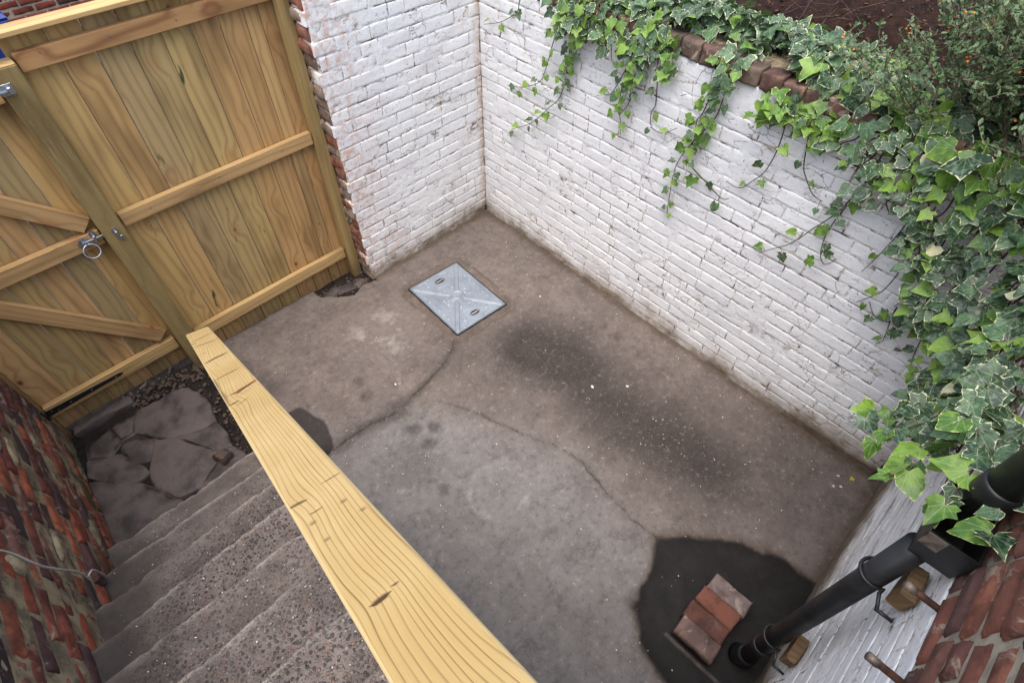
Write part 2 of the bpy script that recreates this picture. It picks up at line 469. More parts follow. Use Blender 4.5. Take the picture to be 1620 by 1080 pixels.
def mat_soil(name, a, b, c):
    s = NB(name); P = s.pos(); n1 = s.noise(P, 12, 6, .7); n2 = s.noise(P, 90, 4, .7)
    base = s.mix(lin(*a), lin(*b), s.mr(n1, .35, .65)); base = s.mix(base, lin(*c), s.mr(n2, .62, .72, 0, .5))
    return s.fin(base, .95, s.bump(s.math('ADD', n1, n2), 1.0, .02), spec=.2)

def mat_leaf(name, dark, mid, cream, rimw=.5, variegate=.5, rough=.36):
    s = NB(name); r = s.math('FRACT', s.math('ADD', s.rnd(), s.island()))
    lx, ly, rim = s.attr('lx'), s.attr('ly'), s.attr('rim')
    L = s.comb(lx, ly, s.math('MULTIPLY', r, 40))
    n1 = s.noise(L, 2.2, 3, .6); n2 = s.noise(L, 6, 3, .6)
    base = s.mix(lin(*dark), lin(*mid), s.mr(s.math('ADD', n1, s.math('MULTIPLY', s.math('SUBTRACT', r, .5), .35)), .35, .66))
    base = s.mix(base, s.mix(base, lin(150, 164, 150), .55), s.math('MULTIPLY', s.mr(n2, .52, .6), variegate))
    v = None
    for a in (0.0, .95, -.95, .45, -.45):
        ca, sa = math.cos(a), math.sin(a)
        d = s.math('ABSOLUTE', s.math('SUBTRACT', s.math('MULTIPLY', lx, ca), s.math('MULTIPLY', ly, sa)))
        t = s.math('GREATER_THAN', s.math('ADD', s.math('MULTIPLY', lx, sa), s.math('MULTIPLY', ly, ca)), 0.0)
        m = s.math('MULTIPLY', s.mr(d, .006, .028, 1, 0), t)
        v = m if v is None else s.math('MAXIMUM', v, m)
    base = s.mix(base, s.mix(base, lin(190, 200, 150), .55), s.math('MULTIPLY', v, .35))
    w = s.math('ADD', rim, s.math('MULTIPLY', s.math('SUBTRACT', n2, .5), 1.6))
    w = s.math('MULTIPLY', s.mr(w, 1.02 - rimw * .55, 1.12 - rimw * .5), s.math('GREATER_THAN', s.math('FRACT', s.math('MULTIPLY', r, 3.7)), .22))
    base = s.mix(base, lin(*cream), w)
    s.put(s.b.inputs['Transmission Weight'], 0.0)
    tr = s.n("ShaderNodeBsdfTranslucent", {'Color': s.mix(base, lin(150, 180, 60), .3)})
    mx = s.n("ShaderNodeMixShader", {0: .16, 1: s.b.outputs[0], 2: tr.outputs[0]})
    s.t.links.new(mx.outputs[0], s.out.inputs[0])
    return s.fin(base, s.mr(n1, .3, .7, rough * .8, rough * 1.3), s.bump(s.math('ADD', n1, s.math('MULTIPLY', v, -.4)), .25, .01), spec=.45)

M = {}
M['white_back'] = mat_white("painted_brick_back", salmon_x=-1.25)
M['white_back_mortar'] = mat_white("painted_joint_back", mortar=True, salmon_x=-1.25)
M['white'] = mat_white("painted_brick_side")
M['white_mortar'] = mat_white("painted_joint_side", mortar=True)
M['white_house'] = mat_white("painted_brick_house", streak=.75)
M['white_house_mortar'] = mat_white("painted_joint_house", mortar=True, streak=.75)
M['red_left'] = mat_brick("old_red_brick", [(146, 78, 58), (112, 62, 54), (160, 90, 64), (86, 60, 60), (132, 72, 58), (66, 52, 56), (150, 104, 90)], .55, .4, .0, .42)
M['red_house'] = mat_brick("house_red_brick", [(122, 76, 62), (102, 66, 58), (138, 86, 68), (98, 70, 64), (116, 78, 66)], .3, .55)
M['red_alley'] = mat_brick("alley_red_brick", [(132, 62, 48), (112, 52, 44), (146, 76, 58), (84, 52, 50)], .35, .1)
M['red_end'] = mat_brick("broken_wall_end_brick", [(142, 92, 74), (118, 98, 84), (126, 88, 74), (138, 122, 106)], .2, .6)
M['red_coping'] = mat_brick("coping_brick", [(112, 84, 72), (94, 72, 64), (124, 96, 82), (104, 88, 76)], .4, .6, 0, None)
M['loose_brick'] = [mat_brick("loose_brick_grey", [(122, 106, 102)], .3, .45), mat_brick("loose_brick_red", [(118, 74, 60)], .15, .1),
                    mat_brick("loose_brick_brown", [(96, 62, 52)], .5, .1), mat_brick("loose_brick_pale", [(116, 94, 86)], .4, .4)]
M['lime'] = mat_mortar("lime_mortar", (164, 150, 122), (112, 102, 86), .7)
M['lime_house'] = mat_mortar("house_mortar", (176, 166, 146), (140, 130, 114), .15)
M['board'] = mat_wood("treated_fence_board", [(204, 168, 110), (176, 152, 98), (208, 168, 116), (164, 144, 102), (200, 168, 108), (190, 150, 100)], (82, 50, 26), 80, .40, .55, .95, .25)
M['rail'] = mat_wood("treated_fence_rail", [(196, 164, 112), (186, 150, 104)], (132, 92, 54), 90, .45, .35, 0, .3)
M['rail_fig'] = mat_wood("figured_top_rail", [(190, 146, 98), (184, 142, 96)], (118, 70, 40), 60, .8, .7, 0, .5)
M['post'] = mat_wood("rough_sawn_post", [(148, 128, 84), (140, 120, 78)], (88, 72, 42), 60, .3, .25, 0, 0, .6, .85, .6)
M['galv'] = mat_plain("galvanised_steel", (176, 182, 190), .34, .9, .1, .1)
M['galv_cover'] = None
M['black_iron'] = mat_plain("black_painted_iron", (30, 30, 32), .42, .0, .3, .2)
M['black_pipe'] = mat_plain("black_cast_iron_pipe", (30, 30, 31), .45, .0, .4, .3, 12)
M['rust'] = mat_plain("rusty_iron", (92, 62, 48), .8, .2, .5, .25)
M['worn_rim'] = mat_plain("bare_worn_rim", (128, 116, 104), .6, .3, .3, .25)
M['block'] = mat_wood("weathered_block", [(122, 98, 70), (110, 88, 62)], (66, 46, 30), 130, .6, .2)
M['floor'] = mat_concrete_floor()
M['aggr'] = mat_aggregate()
M['flag'] = mat_stone("damp_flagstone", (92, 82, 79), (56, 50, 48), .25)
M['soil_dark'] = mat_soil("dark_damp_earth", (56, 48, 44), (36, 31, 29), (104, 88, 74))
M['soil'] = mat_soil("leaf_mould_soil", (58, 38, 29), (32, 23, 20), (92, 60, 40))
M['rubble'] = mat_stone("rubble_stone", (88, 74, 64), (50, 42, 37))
M['dry_leaf'] = mat_stone("dry_leaf_litter", (92, 62, 42), (50, 34, 26))
M['flake'] = mat_plain("pale_paint_flake", (214, 208, 198), .8, 0, 0, .05)
M['ivy'] = mat_leaf("variegated_ivy_leaf", (36, 62, 40), (76, 108, 70), (214, 216, 172), .42, .55)
M['ivy_lime'] = mat_leaf("young_ivy_leaf", (70, 108, 34), (118, 152, 54), (190, 200, 122), .28, .2, .42)
M['ivy_cream'] = mat_leaf("cream_ivy_leaf", (212, 206, 160), (224, 220, 182), (232, 228, 196), .3, 0, .5)
M['coton'] = mat_leaf("small_shrub_leaf", (46, 70, 40), (90, 118, 74), (124, 148, 100), .2, .3, .42)
M['vine'] = mat_plain("ivy_stem", (70, 48, 42), .7, 0, .4, .2)
M['twig'] = mat_plain("shrub_twig", (112, 96, 80), .8, 0, .4, .2)
M['berry'] = mat_plain("orange_berry", (214, 124, 34), .4, 0, 0, .1)
M['wire'] = mat_plain("pale_wire", (196, 192, 186), .45, .2, 0, .1)
M['blue'] = mat_plain("blue_plastic", (26, 58, 132), .42, 0, .1, .1)
M['asphalt'] = mat_stone("alley_asphalt", (72, 70, 70), (54, 52, 52))
M['hole'] = mat_plain("drain_dark", (16, 15, 15), .5)

# ================================================================== SETTING
G = math.radians(1.97)                      # the long white wall is this far out of square
# ---- ground sheet of the lane, reaching the horizon
ground = link("ground", mesh("ground", [(-150, -150, -.12), (150, -150, -.12), (150, 150, -.12), (-150, 150, -.12)], [[0, 1, 2, 3]], M['asphalt']))
tag(ground, "grey ground of the lane beyond the wooden fence", "ground", kind="structure")

# ---- courtyard floor
def make_floor():
    dx = .0085
    xs = np.arange(-2.62, .12, dx); ys = np.arange(-3.56, .34, dx)
    X, Y = np.meshgrid(xs, ys, indexing='ij'); X, Y = X.ravel(), Y.ravel()
    wx = X + .03 * fbm(X * 6, Y * 6, 0, 3, 5); wy = Y + .03 * fbm(X * 6, Y * 6, 3, 3, 9)
    Z = .004 * fbm(X * 2.2, Y * 2.2, 0, 4, 1) + .0016 * fbm(X * 18, Y * 18, 0, 3, 2)
    c1 = [(-1.19, -.935), (-1.30, -1.0), (-1.384, -1.035), (-1.636, -1.077), (-1.857, -1.097), (-2.026, -1.061), (-2.227, -1.049), (-2.5, -1.0)]
    c2 = [(-1.586, -1.21), (-1.458, -1.493), (-1.408, -1.672), (-1.283, -1.985), (-1.252, -2.137), (-1.304, -2.397), (-1.325, -2.639), (-1.308, -2.755)]
    jx = X + .012 * fbm(X * 22, Y * 22, 0, 3, 31); jy = Y + .012 * fbm(X * 22, Y * 22, 7, 3, 33)
    d1, d2 = polydist(jx, jy, c1), polydist(jx, jy, c2)
    cw = np.clip(.75 + 1.1 * fbm(X * 11, Y * 11, 2, 3, 41), .12, 2)
    crk = np.maximum(.75 * sstep(.011 * cw, .003 * cw, d1), .6 * sstep(.008 * cw, .0015 * cw, d2))
    halo = np.maximum(.62 * sstep(.085, .0, d1 + .02 * fbm(X * 9, Y * 9, 0, 3, 40)), .22 * sstep(.04, 0, d2))
    Z -= .004 * sstep(.014, .0, d1) + .003 * sstep(.010, 0, d2)
    # bluish-grey newer skim left of the second crack
    edge = np.interp(Y, [-3.6, -2.755, -2.397, -2.137, -1.985, -1.672, -1.493, -1.21, -.9], [-1.30, -1.31, -1.30, -1.25, -1.28, -1.41, -1.46, -1.60, -1.9])
    grey = .85 * sstep(.22, -.30, (wx - edge + .10 * fbm(X * 5, Y * 5, 0, 3, 13))) * sstep(-.75, -1.35, wy + .15 * fbm(X * 3, Y * 3, 0, 3, 77))
    grey = np.clip(grey + .12 * fbm(X * 4, Y * 4, 0, 3, 12), 0, 1)
    # sooty patch in the middle
    axis = [(-.84, -1.34), (-.74, -1.55), (-.82, -1.90), (-.78, -2.3), (-.74, -2.68)]
    da = polydist(wx, wy, axis) + .05 * fbm(X * 4, Y * 4, 0, 4, 21)
    soot = .98 * sstep(.52, .04, da) * (.86 + .14 * sstep(-1.9, -1.5, Y))
    soot = np.maximum(soot, .36 * sstep(.62, .05, polydist(wx, wy, [(-1.15, -1.1), (-.8, -1.9), (-.6, -2.7), (-.45, -3.0)])))
    for sx, sy, r, a in ((-1.862, -.747, .05, .5), (-1.9, -.872, .06, .45), (-1.838, -1.266, .06, .6), (-1.737, -1.347, .05, .6), (-1.844, -1.428, .06, .55),
                         (-1.963, -1.716, .05, .4), (-1.83, -1.09, .09, .6), (-.315, -1.57, .05, .5), (-.33, -1.70, .06, .5), (-.38, -1.80, .05, .35), (-2.0, -1.5, .2, .3),
                         (-2.33, -.35, .15, .45), (-2.38, -.1, .13, .5)):
        dd = np.hypot(wx - sx, wy - sy)
        soot = np.maximum(soot, a * sstep(r * 1.25, r * .3, dd + .2 * r * fbm(X * 25, Y * 25, 0, 3, 3)))
    soot = np.clip(np.maximum(soot, halo), 0, .9)
    # dirt line at the wall feet
    dw = np.minimum(np.abs(X - np.tan(G) * Y), np.where(X > -1.21, np.abs(Y), 9))
    dw = np.minimum(dw, np.abs(Y + 3.483))
    rim = .75 * sstep(.075, .0, dw + .03 * fbm(X * 8, Y * 8, 0, 4, 14))
    # mortar collar round the inspection cover
    ca, sa = math.cos(math.radians(3.6)), math.sin(math.radians(3.6))
    U = (X + .881) * ca - (Y + .6145) * sa; W = (X + .881) * sa + (Y + .6145) * ca
    q = np.hypot(np.maximum(np.abs(U) - .225, 0), np.maximum(np.abs(W) - .298, 0))
    inside = (np.abs(U) < .228) & (np.abs(W) < .302)
    collar = sstep(.085, .06, q + .018 * fbm(X * 14, Y * 14, 0, 3, 50))
    Z += np.where(collar > .05, .004 * collar, 0)
    rim = np.maximum(rim, .55 * collar * (.7 + .6 * fbm(X * 12, Y * 12, 0, 3, 60)))
    rim = np.maximum(rim, .9 * sstep(.014, .0, np.abs(q - .072 - .012 * fbm(X * 14, Y * 14, 0, 3, 50))) * (fbm(X * 5, Y * 5, 0, 2, 61) > -.15))
    Z = np.where(inside, -.05, Z)
    # wet patch round the drain
    wp = [(-1.31, -2.75), (-1.161, -2.89), (-.979, -3.09), (-.925, -3.27), (-.93, -3.56), (-1.9, -3.56), (-1.86, -3.18), (-1.80, -3.0), (-1.69, -2.87), (-1.46, -2.83)]
    sdw = sdpoly(wx, wy, wp) + .035 * fbm(X * 6, Y * 6, 0, 5, 70, .6)
    wet = np.clip(.97 * sstep(.014, -.022, sdw), 0, 1)
    sdl = np.hypot(wx + 2.33, (wy + .86) * .55)                      # second wet patch by the stair
    wet2 = .75 * sstep(.128, .112, sdl + .015 * fbm(X * 9, Y * 9, 0, 3, 71))
    wet = np.maximum(wet, wet2)
    gloss = np.maximum(sstep(.0, -.12, sdw), .2 * wet2)
    rim = np.maximum(rim, .5 * sstep(.05, .0, np.abs(sdw)))
    Z -= .010 * sstep(.0, -.25, sdw)
    pale = sstep(.15, .02, np.hypot(wx + 2.12, (wy + 1.62))) * .6 + .5 * sstep(.35, .1, np.hypot(wx + 1.5, wy + .5))
    pale = np.maximum(pale, .9 * sstep(.012, .004, polydist(X, Y, [(-1.655, -.885), (-1.66, -.92), (-1.70, -.99)])))
    pale = np.maximum(pale, .5 * sstep(.05, .0, np.abs(np.hypot(wx + 1.72, wy + 1.95) - .16)) * (fbm(X * 3, Y * 3, 0, 2, 91) > 0))
    # broken edge by the gate post
    hole = [(-1.62, .34), (-1.60, .10), (-1.50, .02), (-1.42, -.03), (-1.30, .0), (-1.19, -.03), (-1.19, .34)]
    sdh = sdpoly(wx, wy, hole)
    Z = np.where(sdh < 0, -.035 - .2 * np.minimum(-sdh, .1), Z)
    ed = X + .05 * fbm(X * 5, Y * 5, 0, 4, 88)
    ex = np.where(Y > -.83, -2.45, -2.7)
    Z = np.where(ed < ex, -.08, Z - .02 * sstep(.05, .0, ed - ex))
    m = Y > .215 + .02 * fbm(X * 8, Y * 8, 0, 3, 89)
    Z = np.where(m, -.09, Z)
    V = np.stack([X, Y, Z], 1)
    F = gridfaces(len(xs), len(ys))
    return mesh("courtyard_floor", V, F, M['floor'], True, dict(grey=grey, soot=soot, wet=wet, crk=crk, pale=np.clip(pale, 0, 1), rim=np.clip(rim, 0, .9), gloss=gloss))
floor = tag(link("courtyard_floor", make_floor()), "worn stained concrete floor of the small courtyard", "floor", kind="structure")

# ---- earth under the landing and at the broken slab edge
def make_earth():
    xs = np.arange(-3.6, -1.05, .016); ys = np.arange(-.98, .62, .016)
    X, Y = np.meshgrid(xs, ys, indexing='ij'); X, Y = X.ravel(), Y.ravel()
    Z = -.022 + .014 * fbm(X * 7, Y * 7, 0, 5, 101) + .006 * fbm(X * 40, Y * 40, 0, 2, 102)
    Z = Z + .016 * (X < -2.66) * (Y < .03)
    return mesh("landing_earth", np.stack([X, Y, Z], 1), gridfaces(len(xs), len(ys)), M['soil_dark'], True)
earth = tag(link("landing_earth", make_earth()), "dark moist earth at the foot of the steps by the gate", "earth", kind="structure")

# ---- flagstones of the landing (each broken piece a part)
FLAGS = {'A': [(-2.998, 0.046), (-2.711, 0.028), (-2.657, -0.084), (-2.644, -0.192), (-2.675, -0.364), (-2.758, -0.371), (-2.913, -0.296), (-3.059, -0.107)],
 'B': [(-2.678, -0.370), (-2.671, -0.493), (-2.688, -0.595), (-2.758, -0.576), (-2.817, -0.493), (-2.908, -0.309), (-2.761, -0.377)],
 'C': [(-2.996, -0.239), (-2.918, -0.308), (-2.827, -0.491), (-2.759, -0.600), (-2.833, -0.66), (-2.942, -0.72), (-3.052, -0.70), (-3.121, -0.535), (-3.106, -0.426)],
 'D': [(-3.164, 0.032), (-3.016, 0.028), (-3.063, -0.103), (-3.142, -0.103)],
 'E': [(-3.316, 0.010), (-3.174, 0.033), (-3.152, -0.101), (-3.226, -0.162), (-3.335, -0.103)],
 'F': [(-3.147, -0.115), (-3.069, -0.132), (-3.000, -0.235), (-3.081, -0.354), (-3.144, -0.292), (-3.177, -0.194)],
 'G': [(-3.346, -0.107), (-3.230, -0.174), (-3.189, -0.198), (-3.148, -0.304), (-3.113, -0.418), (-3.191, -0.435), (-3.298, -0.328), (-3.372, -0.209)],
 'H': [(-3.385, -.25), (-3.30, -.34), (-3.19, -.45), (-3.125, -.55), (-3.06, -.72), (-3.15, -.84), (-3.42, -.84)],
 'J': [(-2.76, -.61), (-2.69, -.61), (-2.66, -.70), (-2.70, -.84), (-3.04, -.84), (-2.95, -.73)]}
landing = empty("landing_paving", (-3.0, -.3, 0), "broken dark flagstones paving the landing between gate and steps", "paving", kind="structure")
def slab_piece(name, poly, top, thick, mat, parent, seed, rough=.008, rnd=.008, n=15):
    poly = [Vector((p[0], p[1])) for p in poly]
    c = sum(poly, Vector((0, 0))) / len(poly)
    ring = []
    for i in range(len(poly)):
        a, b = poly[i], poly[(i + 1) % len(poly)]
        k = max(2, int((b - a).length / .035))
        for j in range(k): ring.append(a.lerp(b, j / k))
    # soften corners
    for _ in range(0):
        ring = [(ring[i - 1] + ring[i] * 2 + ring[(i + 1) % len(ring)]) / 4 for i in range(len(ring))]
    m = len(ring); V = []; F = []
    prof = [(1.0, -thick), (1.0, -rnd), (.985, -rnd * .4), (.96, -rnd * .1), (.86, 0), (.6, .002), (.3, .003)]
    for (s, dz) in prof:
        for i, p in enumerate(ring):
            d = p - c
            inset = (1 - s) * (.0 if s > .9 else 1)
            q = c + d * s if s < .9 else p - d.normalized() * (1 - s) * .35
            nz = float(fbm(q.x * 9, q.y * 9, 0, 4, seed)) * rough + float(fbm(q.x * 2.5, q.y * 2.5, 0, 2, seed + 5)) * rough * 1.6
            je = float(fbm(q.x * 25, q.y * 25, dz * 30, 2, seed + 9)) * .012 if s > .9 else 0
            V.append((q.x + je, q.y + je, top + dz + nz))
    for r in range(len(prof) - 1):
        for i in range(m):
            F.append([r * m + i, r * m + (i + 1) % m, (r + 1) * m + (i + 1) % m, (r + 1) * m + i])
    V.append((c.x, c.y, top + .003)); ci = len(V) - 1
    r = len(prof) - 1
    for i in range(m): F.append([r * m + i, r * m + (i + 1) % m, ci])
    me = fixn(mesh(name, V, F, mat, True))
    return link(name, me, parent)
for i, (k, poly) in enumerate(FLAGS.items()):
    g = -.011
    c = Vector((sum(p[0] for p in poly) / len(poly), sum(p[1] for p in poly) / len(poly)))
    pl = [((Vector(p) - c) * (1 - g / max((Vector(p) - c).length, .05)) + c) for p in poly]
    slab_piece("flagstone", pl, .015 + .003 * random.random(), .05, M['flag'], landing, 200 + i)
sill = slab_piece("threshold_stone", [(-3.324, .19), (-2.976, .195), (-2.982, .125), (-3.332, .135)], .035, .06, M['flag'], None, 260)
tag(sill, "long narrow stone sill lying under the gate", "stone")
ls = slab_piece("loose_stone", [(-2.805, -.628), (-2.725, -.632), (-2.707, -.685), (-2.777, -.704)], .075, .05, M['rubble'], None, 262, .004, .014)
tag(ls, "pale loose stone lying against the bottom step", "stone")

# ---- brick meshes (shared)
def brick_mesh(name, L, H, D, mat, seed, bulge=.0025, edge=.010, nu=8, nv=7, jag=.0025):
    """front face looks to -y; a softly worn block with a slightly uneven face"""
    us = np.concatenate([[0, .018], np.linspace(.06, .94, nu - 4), [.982, 1]])
    vs = np.concatenate([[0, .06], np.linspace(.2, .8, nv - 4 if nv > 4 else 1), [.94, 1]])
    U, W = np.meshgrid(us, vs, indexing='ij')
    X = (U - .5) * L; Z = (W - .5) * H
    eu = np.minimum(U, 1 - U) * L; ev = np.minimum(W, 1 - W) * H
    e = np.minimum(eu, ev)
    Y = -bulge * fbm(U * 4.3, W * 1.9, seed * 3.1, 3, seed) * 2 + edge * np.clip(1 - e / edge, 0, 1) ** 1.6
    X = X + jag * fbm(U * 7, W * 3, seed, 2, seed + 3) * (e < .002); Z = Z + jag * fbm(U * 8, W * 3, seed + 4, 2, seed + 7) * (e < .002)
    V = np.stack([X.ravel(), Y.ravel(), Z.ravel()], 1).tolist()
    n1, n2 = len(us), len(vs)
    F = [[int(a) for a in f] for f in gridfaces(n1, n2)]
    # skirt back to depth D
    loop = [i * n2 for i in range(n1)] + [(n1 - 1) * n2 + j for j in range(1, n2)] + [i * n2 + n2 - 1 for i in range(n1 - 2, -1, -1)] + [j for j in range(n2 - 2, 0, -1)]
    b0 = len(V)
    for i in loop: V.append([V[i][0], D, V[i][2]])
    m = len(loop)
    for i in range(m): F.append([loop[i], loop[(i + 1) % m], b0 + (i + 1) % m, b0 + i])
    F.append([b0 + i for i in range(m)])
    return fixn(mesh(name, V, F, mat, True))
def lay(parent, org, ang, meshes, bl, bh, rows, z0, course, joint, umin, umax, keep=None, njit=.002, rot=.006, mats=None, wobble=.0, lens=None, seed=0, offs=None, ragged=0.0, nshift=0.0):
    """courses of single bricks on a wall face; returns spec list of those not kept"""
    rg = random.Random(seed)
    ca, sa = math.cos(ang), math.sin(ang)
    rest = []
    for c in range(rows):
        z = z0 + (c + .5) * course
        u = umin - rg.uniform(.02, .2) if offs is None else umin - offs[c % len(offs)]
        while u < umax - .02:
            L = rg.choice(lens) * rg.uniform(.97, 1.03) if lens else bl
            a, b = max(u, umin + rg.uniform(-.4, 1) * ragged), min(u + L - joint, umax)
            u += L
            if b - a < .035: continue
            uc, w = (a + b) / 2, b - a
            zz = z + wobble * math.sin(uc * 2.1 + seed) + rg.gauss(0, .0015)
            n = rg.gauss(0, njit) + nshift
            x = org[0] + ca * uc + sa * n; y = org[1] + sa * uc - ca * n
            me = rg.choice(meshes)
            sc = (w / bl, 1, (course - joint) / bh)
            rt = (rg.gauss(0, rot), rg.gauss(0, rot * .7), ang + rg.gauss(0, rot * .5))
            k = True if keep is None else keep(uc, zz)
            if k is None: continue
            if k:
                link("brick", me, parent, loc=(x, y, zz), rot=rt, scale=sc)
            else:
                rest.append((me, (x, y, zz), rt, sc))
    return rest
def join_rest(name, rest, parent, mat):
    if not rest: return
    V, F = [], []
    for me, loc, rt, sc in rest:
        mw = Matrix.LocRotScale(Vector(loc), Euler(rt), Vector(sc)); b = len(V)
        V += [tuple(mw @ v.co) for v in me.vertices]; F += [[i + b for i in p.vertices] for p in me.polygons]
    o = link(name, mesh(name, V, F, mat, True), parent); o["kind"] = "stuff"
    return o
def sheet(name, parent, org, ang, umin, umax, zmin, zmax, mat, depth=.006, amp=.006, res=.012, seed=0, thick=.2):
    """mortar bed: uneven sheet behind the brick faces, closed to a slab"""
    us = np.arange(umin, umax + res * .5, res); zs = np.arange(zmin, zmax + res * .5, res)
    U, Z = np.meshgrid(us, zs, indexing='ij'); U, Z = U.ravel(), Z.ravel()
    Nn = -depth + amp * fbm(U * 5, Z * 9, 0, 4, seed) + amp * .5 * fbm(U * 30, Z * 30, 0, 2, seed + 1)
    ca, sa = math.cos(ang), math.sin(ang)
    V = np.stack([org[0] + ca * U + sa * Nn, org[1] + sa * U - ca * Nn, Z], 1)
    n1, n2 = len(us), len(zs)
    F = gridfaces(n1, n2).tolist()
    loop = [i * n2 for i in range(n1)] + [(n1 - 1) * n2 + j for j in range(1, n2)] + [i * n2 + n2 - 1 for i in range(n1 - 2, -1, -1)] + [j for j in range(n2 - 2, 0, -1)]
    b0 = len(V); B = []
    for i in loop:
        nn = -thick
        B.append([org[0] + ca * U[i] + sa * nn, org[1] + sa * U[i] - ca * nn, Z[i]])
    V = np.concatenate([V, np.array(B)]); m = len(loop)
    for i in range(m): F.append([loop[i], b0 + i, b0 + (i + 1) % m, loop[(i + 1) % m]])
    F.append([b0 + i for i in range(m)])
    return link(name, fixn(mesh(name, V, F, mat, True, dict(rec=np.concatenate([sstep(.0004, .0022, -Nn), np.zeros(m)])))), parent)

BL, BH, CR = .215, .068, .080
def brickset(tag_, mat, n, **k): return [brick_mesh("brick_" + tag_, BL, BH, .09, mat, 300 + i * 7 + hash(tag_) % 1, **k) for i in range(n)]
# back white wall (beside the fence)
back = empty("white_brick_wall", (-.6, .1, 0), "short white painted brick wall beside the wooden fence, with a broken raw edge", "wall")
bs = brickset("back", M['white_back'], 12, bulge=.0016, edge=.0020)
lay(back, (-1.215, 0), 0, bs, BL, BH, 24, .055, CR, .006, 0, 1.215, njit=.0008, rot=.003, ragged=.022, lens=[.235, .235, .235, .12, .225], seed=3, wobble=.003)
sheet("mortar", back, (-1.205, 0), 0, .0, 1.20, -.05, 1.976, M['white_back_mortar'], .0019, .0040, .009, 5, .21)
sheet("mortar", back, (-1.205, 0), 0, .0, 1.20, 1.979, 2.28, M['lime'], .006, .004, .012, 6, .21)
ub = brickset("back_top", M['red_coping'], 4)
lay(back, (-1.215, 0), 0, ub, BL, BH, 4, .055 + 24 * CR, CR, .010, 0, 1.215, lens=[.235], seed=5)
# raw broken end of that wall, facing the fence post
be = brickset("end", M['red_end'], 6, bulge=.006, edge=.014, jag=.008)
rg = random.Random(9)
for c in range(27):
    z = .055 + (c + .5) * CR
    yy = .012
    for L in ((.10, .105) if c % 2 else (.205,)):
        o = link("brick", rg.choice(be), back, loc=(-1.2175 - rg.uniform(-.004, .012), yy + L / 2, z), rot=(rg.gauss(0, .03), rg.gauss(0, .03), -math.pi / 2 + rg.gauss(0, .05)), scale=((L - .008) / BL, 1, .072 / BH))
        yy += L
# long white wall
side = empty("ivy_topped_white_wall", (.05, -1.7, 0), "long white painted brick wall with ivy trailing over its top", "wall")
A_SIDE = -(math.pi / 2 + G)
bw = brickset("side", M['white'], 14, bulge=.0016, edge=.0020)
def keep_side(u, z):
    y = -u
    if y < -2.75 and z > 1.62 + (y + 2.75) * 1.3: return False
    if y < -.9 and z > 1.73: return False
    return True
rest = lay(side, (0, 0), A_SIDE, bw, BL, BH, 22, .045, CR, .006, .0, 3.43, keep=keep_side, njit=.0008, rot=.003, lens=[.236, .236, .24, .236, .125], seed=21, wobble=.004)
join_rest("ivy_hidden_brickwork", rest, side, M['white'])
sheet("mortar", side, (0, 0), A_SIDE, .0, 3.43, -.05, 1.80, M['white_mortar'], .0019, .0040, .010, 25, .22)
cp = brickset("coping", M['red_coping'], 8, bulge=.009, edge=.008, jag=.008)
rg = random.Random(31)
u = .02
while u < 3.4:
    w = rg.uniform(.10, .118)
    x = math.tan(-G) * u * 1.0 - .012 + rg.gauss(0, .006)
    # headers laid across the wall head: long axis across, end face outward
    o = link("coping_brick", rg.choice(cp), side, loc=(x, -(u + w / 2), 1.838 + rg.gauss(0, .005)), rot=(rg.gauss(0, .03), rg.gauss(0, .03), A_SIDE + rg.gauss(0, .04)), scale=((w - .008) / BL, 1, .078 / BH))
    u += w
beam("wall_core", (.125, .2, 1.828), (.125 + math.tan(G) * -3.42, -3.42, 1.828), .20, .076, (0, 0, 1), M['lime'], side, .004)
# house wall (near, right)
house = empty("house_wall", (-1.2, -3.6, 0), "house wall of bare brick above a white painted base, carrying the black downpipe", "wall")
bh = brickset("house", M['white_house'], 10, bulge=.0016, edge=.0020)
lay(house, (-.10, -3.483), math.pi, bh, BL, BH, 18, .06, CR + .0012, .007, 0, 2.2, njit=.0008, rot=.003, lens=[.236, .236, .12], seed=41)
sheet("mortar", house, (-.10, -3.483), math.pi, -.35, 2.25, -.05, 1.512, M['white_house_mortar'], .0019, .0040, .012, 45, .22)
br = brickset("house_red", M['red_house'], 10, bulge=.004, edge=.012)
lay(house, (-.10, -3.478), math.pi, br, BL, BH, 9, 1.515, CR, .020, -.30, 2.3, njit=.003, lens=[.232, .232, .12], seed=47)
sheet("mortar", house, (-.10, -3.483), math.pi, -.35, 2.35, 1.514, 2.30, M['lime_house'], .005, .004, .014, 49, .22)
boxo("wall_mass", (-6.0, -3.75, -.1), (-2.46, -3.50, 2.45), M['red_house'], house)
boxo("upper_wall_mass", (-2.455, -3.75, 2.302), (.3, -3.50, 2.45), M['red_house'], house)
# left brick wall by the stair
TL = math.radians(3.4)
left = empty("old_red_brick_wall", (-3.5, -1.0, 0), "old red brick wall with smeared lime mortar beside the steps", "wall")
A_LEFT = math.pi / 2 - TL
lo = (-3.36 + math.tan(TL) * (-3.68), -3.48)
bl_ = brickset("left", M['red_left'], 14, bulge=.004, edge=.009, jag=.005)
def keep_left(u, z):
    y = -3.48 + u
    if y < -2.5 or z > 2.0: return None
    return True
lay(left, lo, A_LEFT, bl_, BL, BH, 26, -.02, CR, .015, .6, 3.70, keep=keep_left, njit=.006, rot=.02, lens=[.236, .236, .24, .12], seed=61, wobble=.006)
sheet("mortar", left, lo, A_LEFT, .5, 3.74, -.08, 2.1, M['lime'], .0055, .005, .013, 65, .22)
def wallpt(org, ang, u, z, n):
    ca, sa = math.cos(ang), math.sin(ang)
    return Vector((org[0] + ca * u + sa * n, org[1] + sa * u - ca * n, z))
